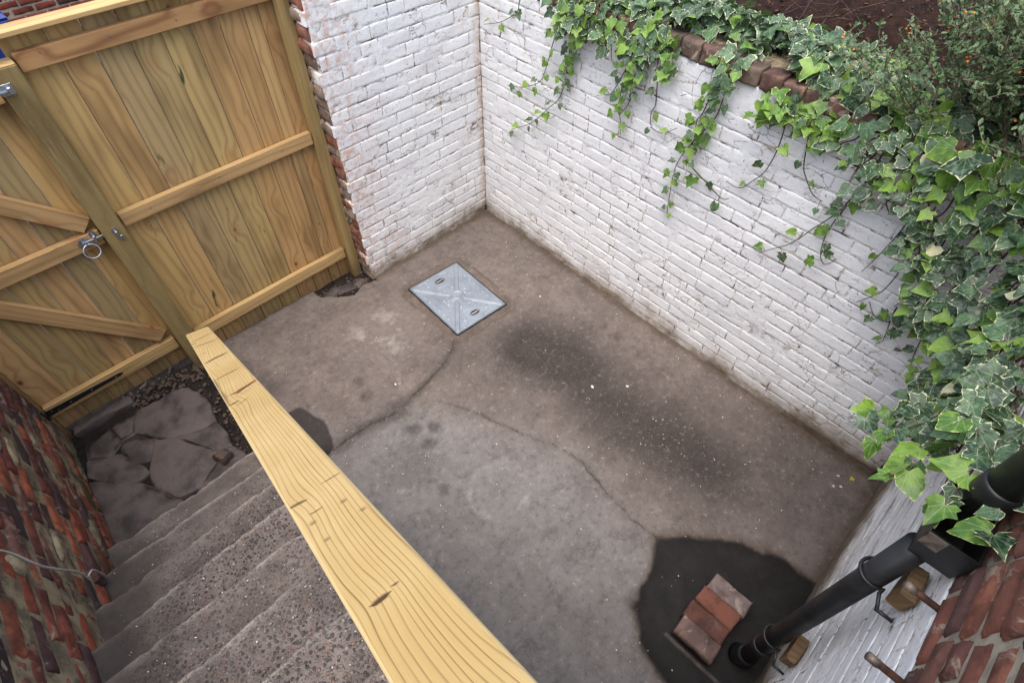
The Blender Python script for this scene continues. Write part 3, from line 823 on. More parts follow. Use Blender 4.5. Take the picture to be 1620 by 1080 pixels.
# smears of lime mortar standing proud of the bricks
rg = random.Random(71)
for i in range(13):
    u = rg.uniform(1.6, 3.45); z = rg.uniform(.2, 1.5); ru = rg.uniform(.05, .15); rz = rg.uniform(.022, .055)
    V = []; F = []; K = 16
    for r, nn in ((1, -.004), (.8, .007), (.4, .011)):
        for k in range(K):
            a = 2 * math.pi * k / K; f = r * (1 + .35 * float(fbm(math.cos(a) * 2 + i * 5, math.sin(a) * 2, 0, 3, 72)))
            V.append(wallpt(lo, A_LEFT, u + ru * math.cos(a) * f, z + rz * math.sin(a) * f, nn + .003 * rg.random()))
    V.append(wallpt(lo, A_LEFT, u, z, .010))
    for r in range(2):
        for k in range(K): F.append([r * K + k, r * K + (k + 1) % K, (r + 1) * K + (k + 1) % K, (r + 1) * K + k])
    for k in range(K): F.append([2 * K + k, 2 * K + (k + 1) % K, 3 * K])
    link("mortar_smear", fixn(mesh("mortar_smear", V, F, M['lime'], True)), left)

# ================================================================== THINGS
# ---- concrete steps
stairs = empty("concrete_steps", (-2.98, -.84, 0), "flight of worn aggregate concrete steps rising from the gate landing", "steps")
RISE, GO, Y0 = .18, .245, -.837
def step_mesh(k):
    z = k * RISE; y0 = Y0 - GO * (k - 1)
    yb = y0 - GO - .06 if k < 10 else -3.50
    xl, xr = -3.62, -2.50
    nx = 190
    xs = np.linspace(xl, xr, nx)
    # profile: down the riser, round the nosing, along the tread
    prof = [(0, -RISE - .01), (0, -.12), (0, -.06), (0, -.035), (0, -.02)]
    for a in np.linspace(0, math.pi / 2, 6): prof.append((-.014 + .014 * math.cos(a), -.014 + .014 * math.sin(a)))
    prof += [(-d, 0) for d in np.concatenate([np.linspace(.018, .06, 9), np.linspace(.066, -(yb - y0), 44 if k < 10 else 60)])]
    prof = np.array(prof); npf = len(prof)
    X = np.repeat(xs[:, None], npf, 1); PY = np.repeat(prof[None, :, 0], nx, 0); PZ = np.repeat(prof[None, :, 1], nx, 0)
    Y = y0 + PY; Z = z + PZ
    s = k * 13
    near = np.exp(-(np.abs(PY) + np.abs(PZ)) / .035)
    chip = np.clip(fbm(X * 7, np.full_like(X, k * 3.3), 0, 4, s) + .10, 0, 1) ** 1.2 * .024 + np.clip(fbm(X * 28, np.full_like(X, k * 1.7), 0, 2, s + 4), 0, 1) * .012
    Y = Y - chip * near; Z = Z - chip * .55 * near
    Y = Y + .010 * fbm(X * 3, np.full_like(X, k), 0, 3, s + 1) * np.exp(-np.abs(PY) / .08)
    wear = np.clip(.35 + .07 * k + .5 * fbm(X * 3, Y * 3, 0, 3, 140), .1, 1) * sstep(-3.42, -3.2, X + .1 * fbm(X * 5, Y * 5, 0, 2, 5))
    Z = Z + .006 * fbm(X * 5, Y * 5, 0, 4, 141) + (.0022 + .0022 * wear) * fbm(X * 75, Y * 75, 0, 2, 142) - .012 * np.exp(-((X + 2.95) / .25) ** 2) * np.exp(-np.abs(PY) / .12)
    edge = np.exp(-(np.abs(PY + .010)) / .008) * (PZ > -.02) * np.clip(.55 + fbm(X * 11, np.full_like(X, k), 0, 3, s + 9), 0, 1)  # mask of the painted nosing highlight
    darkened = np.clip(sstep(-3.15, -3.42, X + .08 * fbm(X * 6, Y * 6, 0, 3, 150)) + .55 * sstep(4.5, 1.0, np.full_like(X, k)) * sstep(.08, .2, -PY + .05 * fbm(X * 4, Y * 4, 0, 3, 151)), 0, 1) * .8  # darker at the wall end and at the backs of the lower treads
    V = np.stack([X.ravel(), Y.ravel(), Z.ravel()], 1)
    F = gridfaces(nx, npf).tolist()
    # close: right and left cheeks and underside down to the ground
    b = len(V); base = []
    for ix in (0, nx - 1):
        base += [[xs[ix], y0 - .002, 0], [xs[ix], yb, 0]]
    V = np.concatenate([V, np.array(base)])
    l = [j for j in range(npf)]; F.append(l + [b + 1, b])
    r = [(nx - 1) * npf + j for j in range(npf)]; F.append(r[::-1] + [b + 2, b + 3])
    F.append([i * npf + npf - 1 for i in range(nx)] + [b + 3, b + 1])
    F.append([i * npf for i in range(nx)][::-1] + [b, b + 2])
    pad = lambda a: np.concatenate([a.ravel(), np.zeros(4)])
    return mesh("step", V, F, M['aggr'], True, dict(wear=pad(wear), edge=pad(edge), darkened=pad(darkened)))
for k in range(1, 11): link("step", step_mesh(k), stairs)

# ---- handrail
def make_rail():
    L0 = np.array([-2.560, -.736, 1.058]); d = np.array([.056, .836, -.546]); d /= np.linalg.norm(d)
    h = np.cross(d, [0, 0, 1]); h /= np.linalg.norm(h); up = np.cross(h, d)
    LEN, Wd, T = 3.05, .099, .047
    nt, nw = 1500, 40
    t = np.linspace(0, LEN, nt); w = np.linspace(0, 1, nw)
    Tg, Wg = np.meshgrid(t, w, indexing='ij')
    # growth-ring field warped by knots
    g = 12.0 * (Wg + .020 * np.sin(Wg * 9.3 + .4) + .010 * np.sin(Wg * 23)) + 1.0 * fbm(Tg * .9, Wg * .4, 0, 2, 400) + .16 * fbm(Tg * 5, Wg * 2, 0, 2, 401)
    knots = [(.27, .3, .12, .6), (.45, .7, .12, -.6), (.78, .2, .13, .9), (1.08, .4, .10, -.8), (1.36, .2, .09, 1.5), (1.42, .6, .11, -1.8), (1.35, .9, .09, 1.0), (2.08, .1, .08, 1.3), (2.12, .35, .09, -1.5), (2.2, .7, .22, .9), (2.41, .35, .05, -.8), (2.66, .9, .08, -1.8)]
    for kt, kw, r, a in knots:
        g = g + .8 * a * np.exp(-((Tg - kt) / r) ** 2 - ((Wg - kw) / .45) ** 2)
    g = g + .22 * np.sin(Wg * 3 + Tg * 11) * sstep(1.5, 1.1, Tg)
    ck = np.zeros_like(Tg)
    for t0, w0, t1, w1, wd, st in ((.266, .02, .249, .98, .013, .8), (.40, .03, .467, .97, .012, .85), (.30, .0, .33, .22, .012, .7), (.60, .1, .62, .35, .010, .5), (.785, .0, .791, .95, .017, .9), (1.08, .0, 1.09, .9, .008, .85), (1.324, .11, 1.320, 1., .010, .95),
                               (1.352, .3, 1.316, .75, .007, .8), (1.405, .0, 1.412, .35, .009, .85), (1.442, .2, 1.43, .55, .005, .7), (1.38, .3, 1.36, .8, .004, .5), (2.092, .0, 2.10, .33, .007, .8), (2.147, .19, 2.152, .46, .003, .8), (2.086, .64, 2.089, .98, .003, .8),
                               (2.411, .22, 2.414, .49, .007, .95), (2.407, .52, 2.409, .62, .003, .8)):
        tc = t0 + (t1 - t0) * (Wg - w0) / (w1 - w0) + .35 * wd * fbm(Wg * 6, Tg * 3, t0 * 9, 2, 402)
        taper = np.clip(np.minimum(Wg - w0, w1 - Wg) / (.25 * (w1 - w0)), .25, 1)
        m = sstep(1.0, .3, np.abs(Tg - tc) / (wd * taper)) * (Wg > w0) * (Wg < w1)
        ck = np.maximum(ck, m * st)
    for t0, w0, r in ((2.237, .24, .007), (2.176, .20, .008), (2.176, .72, .008), (2.229, .85, .007)):
        ck = np.maximum(ck, .55 * sstep(1.0, .2, np.hypot((Tg - t0) / r, (Wg - w0) * Wd / r)))
    tear = [(1.06, -.02), (1.14, .02), (1.22, .0), (1.30, .03), (1.40, .0)]
    ck = np.maximum(ck, .7 * sstep(.012, .003, polydist(Tg, Wg * .1, [(a_, b_ * .1) for a_, b_ in tear])))
    red = sstep(.020, .004, np.abs(Tg - (1.345 - .03 * Wg))) * (Wg > .35) * .7
    round_ = .005 * (np.clip(1 - Wg / .05, 0, 1) ** 2 + np.clip(1 - (1 - Wg) / .05, 0, 1) ** 2)
    skew = -.0676 * Wg * np.exp(-Tg / .25)
    dep = .0008 * fbm(Tg * 3, Wg * 3, 0, 2, 403) - round_ - .0012 * ck
    # top, then sides and underside as extra rows across
    rows_w = np.concatenate([Wg, np.ones((nt, 1)), np.zeros((nt, 1))], 1)
    P = (L0[None, None] - d * (Tg + -skew)[..., None] + h * (Wg * Wd)[..., None] + up * dep[..., None])
    low_r = (L0 - d * (t - skew[:, -1])[:, None] + h * Wd - up * T)[:, None]
    low_l = (L0 - d * (t - skew[:, 0])[:, None] - up * T)[:, None]
    P = np.concatenate([P, low_r, low_l], 1)
    nn = nw + 2
    V = P.reshape(-1, 3)
    F = gridfaces(nt, nn).tolist()
    for i in range(nt - 1): F.append([i * nn + nn - 1, (i + 1) * nn + nn - 1, (i + 1) * nn, i * nn])
    F.append(list(range(nn))); F.append([(nt - 1) * nn + j for j in range(nn)][::-1])
    ex = lambda a: np.concatenate([a, a[:, -1:], a[:, :1]], 1)
    s = NB("handrail_softwood")
    gr = s.attr('grain'); P_ = s.obj()
    fr = s.math('FRACT', gr)
    late = s.math('MULTIPLY', s.mr(fr, .66, .93), s.mr(fr, .99, .95))
    fib = s.noise(s.comb(s.math('MULTIPLY', gr, 26), s.math('MULTIPLY', s.attr('tt'), 7), 0.0), 1.0, 3, .7)
    big = s.noise(P_, 3.2, 3, .6)
    base = s.mix(lin(172, 147, 97), lin(188, 165, 119), s.mr(big, .3, .7))
    base = s.mix(base, lin(160, 134, 84), s.mr(fib, .6, .35, 0, .8))
    base = s.mix(base, lin(108, 72, 34), s.math('MULTIPLY', late, s.mr(s.math('ADD', s.math('MULTIPLY', fib, .5), s.math('MULTIPLY', s.noise(s.comb(s.math('MULTIPLY', gr, 1.3), s.math('MULTIPLY', s.attr('tt'), 2.2), 3.0), 1.0, 2, .6), .5)), .3, .65, .95, .30)))
    fr2 = s.math('FRACT', s.math('ADD', s.math('MULTIPLY', gr, 2.7), .35))
    base = s.mix(base, lin(170, 132, 76), s.math('MULTIPLY', s.math('MULTIPLY', s.mr(fr2, .6, .9), s.mr(fr2, 1.0, .93)), .35))
    base = s.mix(base, lin(138, 62, 34), s.attr('red'))
    base = s.mix(base, lin(54, 34, 22), s.attr('crack'))
    base = s.mix(base, lin(212, 192, 146), s.math('MULTIPLY', s.attr('arris'), .5))
    hgt = s.math('SUBTRACT', s.math('MULTIPLY', fib, .4), s.math('MULTIPLY', late, .5))
    mat = s.fin(base, .62, s.bump(hgt, .3, .002), spec=.35)
    me = mesh("rail", V, F, mat, True, dict(grain=ex(g), crack=ex(ck), red=ex(red), tt=ex(Tg), arris=ex(((Wg < .03) | (Wg > .97)) * 1.0)))
    root = empty("handrail", (-2.53, -.80, 0), "yellow softwood handrail with dark grain lines sloping down beside the steps", "handrail")
    link("rail", fixn(me), root)
    for tt, zb in ((.20, 0.0), (2.10, 1.26)):
        c = L0 - d * tt + h * Wd * .5
        beam("support_post", (c[0], c[1], zb), (c[0], c[1], c[2] - .052), .07, .07, (0, 1, 0), M['rail'], root)
    return root
make_rail()

# ---- wooden fence and gate
FY = .21                                       # front of the boards
fence = empty("board_fence", (-1.87, .22, 0), "tall fence of vertical treated boards between the gate and the white wall", "fence")
seams = [-2.475, -2.30, -2.155, -2.005, -1.86, -1.715, -1.575, -1.44, -1.36, -1.225]
rg = random.Random(5)
def board(name, x0, x1, z0, z1, y, parent, tilt):
    w = x1 - x0 - .0035
    V, F = cbox(w, .016, z1 - z0, .0025)
    return link(name, fixn(mesh(name, V, F, M['board'])), parent, loc=((x0 + x1) / 2, y + .010, (z0 + z1) / 2), rot=(0, rg.gauss(0, .0008), tilt))
for i, (a, b) in enumerate(zip(seams[:-1], seams[1:])):
    board("board", a, b, -.05, 2.070, FY + rg.uniform(-.001, .001), fence, math.radians(2.6))
def fr(name, x0, x1, zlo, zhi, mat, y0=.168, y1=.2055, parent=fence):
    return beam(name, (x0, (y0 + y1) / 2, (zlo + zhi) / 2), (x1, (y0 + y1) / 2, (zlo + zhi) / 2), zhi - zlo, y1 - y0, (0, 1, 0), mat, parent, .003)
fr("top_rail", -2.455, -1.29, 1.927, 2.004, M['rail_fig'])
fr("middle_rail", -2.452, -1.29, 1.106, 1.186, M['rail'])
fr("bottom_rail", -2.452, -1.295, .166, .250, M['rail'])
fr("capping", -3.45, -1.18, 2.0725, 2.094, M['rail'], .140, .236)
for x, z in ((-2.36, 1.985), (-2.08, 1.97), (-1.78, 1.96), (-2.3, 1.15), (-1.9, 1.155), (-1.5, 1.15), (-1.56, 1.36), (-2.2, .2), (-1.7, .2), (-1.45, .215)):
    link("nail_head", fixn(mesh("nail_head", *tube_geo([(x, .1665 if z != 1.36 else .207, z), (x, .171 if z != 1.36 else .212, z)], .0045, 8), M['galv'])), fence)
gp = empty("gate_post", (-2.515, .17, 0), "square rough sawn gate post between the gate and the fence", "post")
beam("shaft", (-2.515, .165, -.1), (-2.515, .165, 1.984), .104, .09, (0, 1, 0), M['post'], gp, .005)
beam("cut_top", (-2.515, .165, 1.984), (-2.515, .165, 1.9865), .098, .086, (0, 1, 0), M['rail'], gp, .001)
wp = beam("fence_post", (-1.252, .165, -.05), (-1.248, .165, 2.07), .066, .07, (0, 1, 0), M['rail'], None, .004)
wp.data.materials[0] = mat_wood("pale_post", [(170, 146, 98), (164, 140, 94)], (112, 86, 48), 80, .35, .25)
tag(wp, "slim post fixing the fence to the broken edge of the white wall", "post")
hp = beam("hinge_post", (-3.384, .195, -.03), (-3.384, .195, 2.06), .068, .06, (0, 1, 0), M['post'], None, .004)
hp.data.materials[0] = mat_wood("hinge_post_wood", [(140, 112, 70), (134, 108, 68)], (84, 62, 34), 80, .4, .2)
tag(hp, "hinge post standing against the old red brick wall", "post")

gate = empty("wooden_gate", (-2.95, .22, .04), "ledged and braced gate of vertical treated boards with a ring latch", "gate")
gs = [-3.352, -3.20, -3.065, -2.93, -2.80, -2.675, -2.548]
for a, b in zip(gs[:-1], gs[1:]): board("board", a, b, .040, 2.05, FY + .002, gate, math.radians(2.4))
def gr_(name, z0, z1): return fr(name, -3.345, -2.574, z0, z1, M['rail'], .168, .2065, gate)
gr_("ledge", .195, .283); gr_("ledge", 1.068, 1.155); gr_("ledge", 1.838, 1.925)
def brace(p0, p1):
    return beam("brace", (p0[0], .1865, p0[1]), (p1[0], .1865, p1[1]), .088, .036, (0, 1, 0), M['rail'], gate, .003)
brace((-2.60, 1.195), (-3.29, 1.90)).location.y += .0
brace((-2.615, .335), (-3.24, 1.085))
# strap hinges
for z in (.240, 1.882):
    hg = empty("strap_hinge", (-3.34, .16, z), "black strap hinge screwed along the %s of the gate" % ("bottom ledge" if z < 1 else "top ledge"), "hinge")
    hg.parent = gate; hg.matrix_parent_inverse = gate.matrix_basis.inverted()
    for k in ("label", "category"): del hg[k]
    V = [(-3.352, .1665, z - .022), (-3.352, .1665, z + .022), (-2.935, .1665, z + .010), (-2.915, .1665, z), (-2.935, .1665, z - .010)]
    V2 = [(x, .1615, zz) for x, _, zz in V]
    F = [[0, 1, 2, 3, 4], [9, 8, 7, 6, 5]] + [[i, (i + 1) % 5, 5 + (i + 1) % 5, 5 + i] for i in range(5)]
    st = link("strap", fixn(mesh("strap", V + V2, F, M['black_iron'])), hg)
    boxo("plate", (-3.418, .158, z - .052), (-3.366, .1635, z + .052), M['black_iron'], hg, .001)
    tube("knuckle", [(-3.359, .158, z - .040), (-3.359, .158, z + .040)], .0085, M['black_iron'], hg, 10)
    for x, dz in ((-3.32, .011), (-3.29, -.009), (-3.22, .0), (-3.10, .002), (-2.96, 0)):
        link("screw", fixn(mesh("screw", *tube_geo([(x, .1618, z + dz), (x, .1595, z + dz)], .0045, 8), M['galv'])), hg)
    for dz in (-.03, 0, .03):
        link("screw", fixn(mesh("screw", *tube_geo([(-3.39, .1582, z + dz), (-3.39, .156, z + dz)], .0045, 8), M['galv'])), hg)
# ring latch
def disc(name, c, r, y0, y1, mat, parent, lobes=0, seg=28):
    V, F = [], []
    for y, s in ((y0, 1.0), (y1, .92)):
        for k in range(seg):
            a = 2 * math.pi * k / seg; rr = r * s * (1 + (.08 * math.cos(a * lobes) if lobes else 0))
            V.append((c[0] + rr * math.cos(a), y, c[1] + rr * math.sin(a)))
    F = [[k, (k + 1) % seg, seg + (k + 1) % seg, seg + k] for k in range(seg)] + [list(range(seg)), [seg + k for k in range(seg)][::-1]]
    return link(name, fixn(mesh(name, V, F, mat)), parent)
lat = bpy.data.objects.new("ring_latch", None); COL.objects.link(lat); lat.location = (-2.655, .165, 1.10)
lat.parent = gate; lat.matrix_parent_inverse = gate.matrix_basis.inverted()
disc("rose", (-2.660, 1.118), .030, .1675, .160, M['galv'], lat, 9)
disc("boss", (-2.660, 1.118), .013, .1595, .148, M['galv'], lat)
cx, cz, R_ = -2.652, 1.074, .037
rp = []
tilt = math.radians(35)
for k in range(33):
    a = math.pi / 2 + 2 * math.pi * k / 32
    dv = R_ * (math.sin(a) - 1)
    rp.append((cx + R_ * math.cos(a), .146 + dv * math.sin(tilt) * .9, 1.114 + dv * math.cos(tilt)))
tube("ring", rp, .0032, M['galv'], lat, 8)
boxo("latch_bar", (-2.655, .150, 1.114), (-2.492, .1565, 1.130), M['galv'], lat, .001)
boxo("keeper_stay", (-2.612, .142, 1.106), (-2.600, .1665, 1.146), M['galv'], lat, .002)
disc("stay_rose", (-2.606, 1.150), .015, .1675, .160, M['galv'], lat)
kp = empty("latch_keep", (-2.50, .11, 1.12), "small galvanised latch keep fixed on the gate post", "latch keep")
disc("rose", (-2.512, 1.148), .015, .1195, .113, M['galv'], kp)
boxo("hook", (-2.516, .098, 1.092), (-2.505, .119, 1.146), M['galv'], kp, .002)
boxo("lip", (-2.504, .0975, 1.092), (-2.492, .103, 1.118), M['galv'], kp, .002)
bt = empty("barrel_bolt", (-2.54, .11, 1.905), "galvanised barrel bolt at the head of the gate post", "bolt")
boxo("back_plate", (-2.574, .1135, 1.882), (-2.523, .1195, 1.928), M['galv'], bt, .001)
tube("shoot", [(-2.68, .104, 1.905), (-2.532, .104, 1.905)], .008, M['galv'], bt, 12)
boxo("staple", (-2.548, .094, 1.890), (-2.532, .1130, 1.920), M['galv'], bt, .004)

# ---- lane beyond the fence: brick wall and blue bin
lane = empty("lane_brick_wall", (-1.5, 5.0, 0), "red brick wall across the lane seen above the fence", "wall")
la = brickset("lane", M['red_alley'], 6, bulge=.003, edge=.010)
lay(lane, (-3.2, 5.5), 0, la, BL, BH, 11, .02, .077, .012, .6, 3.4, lens=[.228], offs=[.05, .16], njit=.002, seed=81)
sheet("mortar", lane, (-3.2, 5.5), 0, -2.5, 5.5, -.12, 2.4, M['lime_house'], .005, .003, .05, 85, .22)
bin_ = empty("wheelie_bin", (-2.33, 4.3, -.12), "blue wheeled bin standing in the lane behind the fence", "bin")
def frustum(name, c, b, t, z0, z1, mat, parent, bev=.0):
    V = [(c[0] + sx * b[0] / 2, c[1] + sy * b[1] / 2, z0) for sx, sy in ((-1, -1), (1, -1), (1, 1), (-1, 1))] + [(c[0] + sx * t[0] / 2, c[1] + sy * t[1] / 2, z1) for sx, sy in ((-1, -1), (1, -1), (1, 1), (-1, 1))]
    return link(name, fixn(mesh(name, V, [[0, 1, 2, 3], [4, 5, 6, 7], [0, 1, 5, 4], [1, 2, 6, 5], [2, 3, 7, 6], [3, 0, 4, 7]], mat)), parent)
BX, BY = -2.335, 4.3
frustum("body", (BX, BY), (.42, .46), (.56, .60), -.08, .955, M['blue'], bin_)
for i in range(3):
    boxo("lid_rib", (BX - .30 + .004 * i, BY - .325 + .006 * i, .957 + .022 * i), (BX + .30 - .004 * i, BY + .33 - .006 * i, .974 + .022 * i), M['blue'], bin_, .004)
frustum("lid", (BX, BY), (.585, .64), (.50, .55), 1.0195, 1.075, M['blue'], bin_)
for sx in (-1, 1):
    tube("wheel", [(BX + sx * .20, BY + .22, -.02), (BX + sx * .26, BY + .22, -.02)], .10, M['black_iron'], bin_, 20, False)
tube("lid_handle", [(BX - .22, BY + .35, 1.0), (BX + .22, BY + .35, 1.0)], .014, M['blue'], bin_)

# ---- inspection cover
def make_cover():
    s = NB("galvanised_cover"); P = s.obj(); n = s.noise(P, 30, 4, .6); n2 = s.noise(P, 7, 3, .6)
    base = s.mix(lin(140, 148, 157), lin(122, 130, 139), s.mr(n2, .35, .7))
    base = s.mix(base, lin(120, 108, 96), s.math('MULTIPLY', s.mr(n, .60, .70), .5))
    base = s.mix(base, lin(52, 46, 42), s.math('MULTIPLY', s.attr('grime'), s.mr(n, .3, .6, .65, 1.0)))
    steel = s.fin(base, s.mr(n, .3, .7, .36, .5), s.bump(n, .15, .002), .25)
    W, H = .447, .595
    nx, ny = 150, 200
    xs = np.linspace(-W / 2, W / 2, nx); ys = np.linspace(-H / 2, H / 2, ny)
    X, Y = np.meshgrid(xs, ys, indexing='ij')
    h = np.zeros_like(X)
    def ridge(d, w, a): return a * sstep(w, w * .45, d)
    # diagonal flat-topped ribs from the corners to the hub
    for sx in (-1, 1):
        for sy in (-1, 1):
            d = polydist(X, Y, [(sx * .040, sy * .053), (sx * (W / 2 - .022), sy * (H / 2 - .026))])
            h = np.maximum(h, .0085 * sstep(.019, .012, d))
    r = np.hypot(X, Y)
    h = np.maximum(h, .0085 * sstep(.062, .054, r)); h = h - .007 * sstep(.008, .003, np.abs(r - .038))
    dots = []
    for sx in (-1, 1):
        for j in (-.15, -.09, -.03, .03, .09, .15): dots.append((sx * .185, j * .93))
        for j in (-.028, .028): dots.append((sx * .098, j))
        dots.append((sx * .075, .0))
    for sy in (-1, 1):
        for j in (-.09, .09): dots.append((j, sy * .265))
        for j in (-.038, .038): dots.append((j, sy * .105))
        for j in (-.10, .10): dots.append((j, sy * .225))
    for dx_, dy_ in dots: h = np.maximum(h, .0085 * sstep(.0145, .005, np.hypot(X - dx_, Y - dy_)))
    bars = []
    for sx in (-1, 1): bars.append(((sx * .128, -.075), (sx * .128, .075)))
    for sy in (-1, 1): bars += [((-.055, sy * .155), (.055, sy * .155)), ((-.145, sy * .278), (-.055, sy * .278)), ((.055, sy * .278), (.145, sy * .278))]
    for a, b in bars: h = np.maximum(h, ridge(polydist(X, Y, [a, b]), .0085, .0075))
    slots = np.full_like(X, 9.0)
    for sy in (-1, 1): slots = np.minimum(slots, np.hypot((X - .0) / 1.9, (Y - sy * .215)))
    h = h - .024 * sstep(.021, .012, slots)
    ed = np.minimum(W / 2 - np.abs(X), H / 2 - np.abs(Y))
    grime = np.clip(sstep(.026, .018, slots) + .4 * sstep(.012, 0, ed), 0, 1)
    V = np.stack([X.ravel(), Y.ravel(), h.ravel()], 1)
    n1, n2 = nx, ny
    F = gridfaces(nx, ny).tolist()
    loop = [i * n2 for i in range(n1)] + [(n1 - 1) * n2 + j for j in range(1, n2)] + [i * n2 + n2 - 1 for i in range(n1 - 2, -1, -1)] + [j for j in range(n2 - 2, 0, -1)]
    b0 = len(V); V = np.concatenate([V, np.array([[V[i][0], V[i][1], -.03] for i in loop])]); m = len(loop)
    for i in range(m): F.append([loop[i], b0 + i, b0 + (i + 1) % m, loop[(i + 1) % m]])
    me = mesh("plate", V, F, steel, True, dict(grime=np.concatenate([grime.ravel(), np.zeros(m)])))
    root = empty("inspection_cover", (-.881, -.6145, .008), "square patterned galvanised steel inspection cover set in the concrete floor", "drain cover")
    root.rotation_euler = (0, 0, math.radians(-3.6))
    bpy.context.view_layer.update()
    o = link("plate", fixn(me)); o.parent = root; o.location = (0, 0, .006)
    fw = .010
    for nm, lo_, hi_ in (("frame", (-W / 2 - fw, -H / 2 - fw, -.04), (-W / 2 - .003, H / 2 + fw, .003)), ("frame", (W / 2 + .003, -H / 2 - fw, -.04), (W / 2 + fw, H / 2 + fw, .003)),
                         ("frame", (-W / 2 - .0025, -H / 2 - fw, -.04), (W / 2 + .0025, -H / 2 - .003, .0035)), ("frame", (-W / 2 - .0025, H / 2 + .003, -.04), (W / 2 + .0025, H / 2 + fw, .0035))):
        f = boxo(nm, lo_, hi_, M['black_iron'], None, .001); f.parent = root
    for sy in (-1, 1):
        k = tube("lifting_key", [(-.034, sy * .215, .005), (.034, sy * .215, .005)], .0035, M['wire'], None, 8); k.parent = root
    return root
make_cover()

# ---- drain surround with four loose bricks, downpipe
gul = empty("gully_surround", (-1.47, -3.25, 0), "dark wet concrete kerb round the drain under the downpipe", "drain")
boxo("kerb", (-1.684, -3.478, -.03), (-1.660, -3.06, .004), M['flag'], gul, .006)
boxo("grate", (-1.640, -3.270, -.02), (-1.290, -3.100, .020), M['hole'], gul, .004)
LB = [(-1.328, -3.187, 0, "greyish pale"), (-1.421, -3.178, 1, "plain red"), (-1.518, -3.172, 2, "dark brown"), (-1.609, -3.184, 3, "dusty brown")]
where = ["loose brick on the drain farthest from the steps", "loose brick on the drain, chipped at the pipe end", "sooty loose brick on the drain, next to the outermost one", "loose brick on the drain nearest to the steps"]
for (x, y, k, w), wh in zip(LB, where):
    me = brick_mesh("loose_brick", .205, .095, .072, M['loose_brick'][k], 500 + k * 5, .002, .006, 12, 6, .006)
    b = link("loose_brick", me, None, loc=(x, y, .094 + .004 * (k % 2)), rot=(math.radians(-90) + random.gauss(0, .02), random.gauss(0, .015), math.radians(90) + random.gauss(0, .015)))
    tag(b, "%s %s" % (w, wh), "brick", "four bricks laid over the drain")

PX, PY = -1.513, -3.385
dp = empty("downpipe", (PX, PY, 0), "black downpipe with open hopper head on the white painted house wall", "downpipe")
tube("pipe", [(PX, PY, .03), (PX, PY, 1.53)], .038, M['black_pipe'], dp, 28)
for z in (.30,):
    tube("socket", [(PX, PY, z - .028), (PX, PY, z - .02), (PX, PY, z + .026), (PX, PY, z + .028)], [.040, .0435, .0435, .040], M['black_pipe'], dp, 28)
tube("shoe", [(PX, PY, .13), (PX, PY, .085), (PX + .004, PY + .010, .05), (PX + .012, PY + .022, .018)], [.044, .046, .048, .050], M['black_pipe'], dp, 24)
for z in (.47, 1.30):
    ring = [(PX + .046 * math.cos(a), PY + .046 * math.sin(a), z) for a in np.linspace(-.45 * math.pi, 1.45 * math.pi, 22)]
    br_ = tube("bracket", [(PX - .10, -3.43, z - .004), (PX - .052, PY - .03, z)] + ring[::-1][2:-2] + [(PX + .052, PY - .03, z), (PX + .09, -3.43, z - .004)], .006, M['black_iron'], dp, 8)
    boxo("wooden_block", (PX - .075, -3.474, z + .018), (PX + .04, -3.432, z + .098), M['block'], dp, .004, 0, .003)
    tube("pin", [(PX - .10, -3.475, z - .004), (PX - .10, -3.424, z - .004)], .006, M['black_iron'], dp, 8)
# hopper: open box, rim z 1.66
hx0, hx1, hy0, hy1, hz0, hz1, th = -1.560, -1.32, -3.474, -3.352, 1.53, 1.662, .006
def open_box(name, lo_, hi_, taper, th, mat, parent):
    V = []
    for z, t in ((lo_[2], taper), (hi_[2], 0)):
        V += [(lo_[0] + t, lo_[1], z), (hi_[0] - t, lo_[1], z), (hi_[0] - t, hi_[1] - t, z), (lo_[0] + t, hi_[1] - t, z)]
    for z, t in ((hi_[2], th), (lo_[2] + th, taper + th)):
        V += [(lo_[0] + t, lo_[1] + th, z), (hi_[0] - t, lo_[1] + th, z), (hi_[0] - t, hi_[1] - t, z), (lo_[0] + t, hi_[1] - t, z)]
    F = [[0, 1, 2, 3]]
    for a in (0, 4, 8):
        for i in range(4): F.append([a + i, a + (i + 1) % 4, a + 4 + (i + 1) % 4, a + 4 + i])
    F.append([12, 13, 14, 15])
    return link(name, fixn(mesh(name, V, F, mat)), parent)
hp_ = open_box("hopper_head", (hx0, hy0, hz0), (hx1, hy1, hz1), .014, th, M['black_pipe'], dp)
boxo("worn_rim", (hx0 - .001, hy1 - .050, hz1 - .055), (hx0 + .0005, hy1 - .004, hz1 + .001), M['worn_rim'], hp_, .0004)
up = empty("soil_pipe", (-1.40, -3.40, 1.57), "thick black pipe running up the house wall above the hopper", "pipe")
tube("pipe", [(-1.405, -3.415, 1.60), (-1.405, -3.415, 2.6)], .045, M['black_pipe'], up, 28)
tube("socket", [(-1.405, -3.415, 1.72), (-1.405, -3.415, 1.725), (-1.405, -3.415, 1.78), (-1.405, -3.415, 1.785)], [.046, .051, .051, .046], M['black_pipe'], up, 28)
tube("branch_pipe", [(-1.29, -3.440, 1.70), (-1.29, -3.440, 2.6)], .020, M['black_pipe'], up, 16)
for (x, z), lab in (((-1.640, 1.525), "short rusty pipe stub sticking out of the wall beside the hopper"), ((-1.872, 1.527), "rusty pipe stub sticking out of the wall at the picture's bottom edge")):
    st = empty("pipe_stub", (x, -3.48, z), lab, "pipe stub", "rusty pipe stubs")
    tube("pipe", [(x, -3.50, z), (x - .006, -3.44, z + .012), (x - .010, -3.405, z + .02)], .0095, M['rust'], st, 12)
    tube("end_cap", [(x - .0095, -3.418, z + .017), (x - .0125, -3.392, z + .024)], .0115, M['worn_rim'], st, 12)

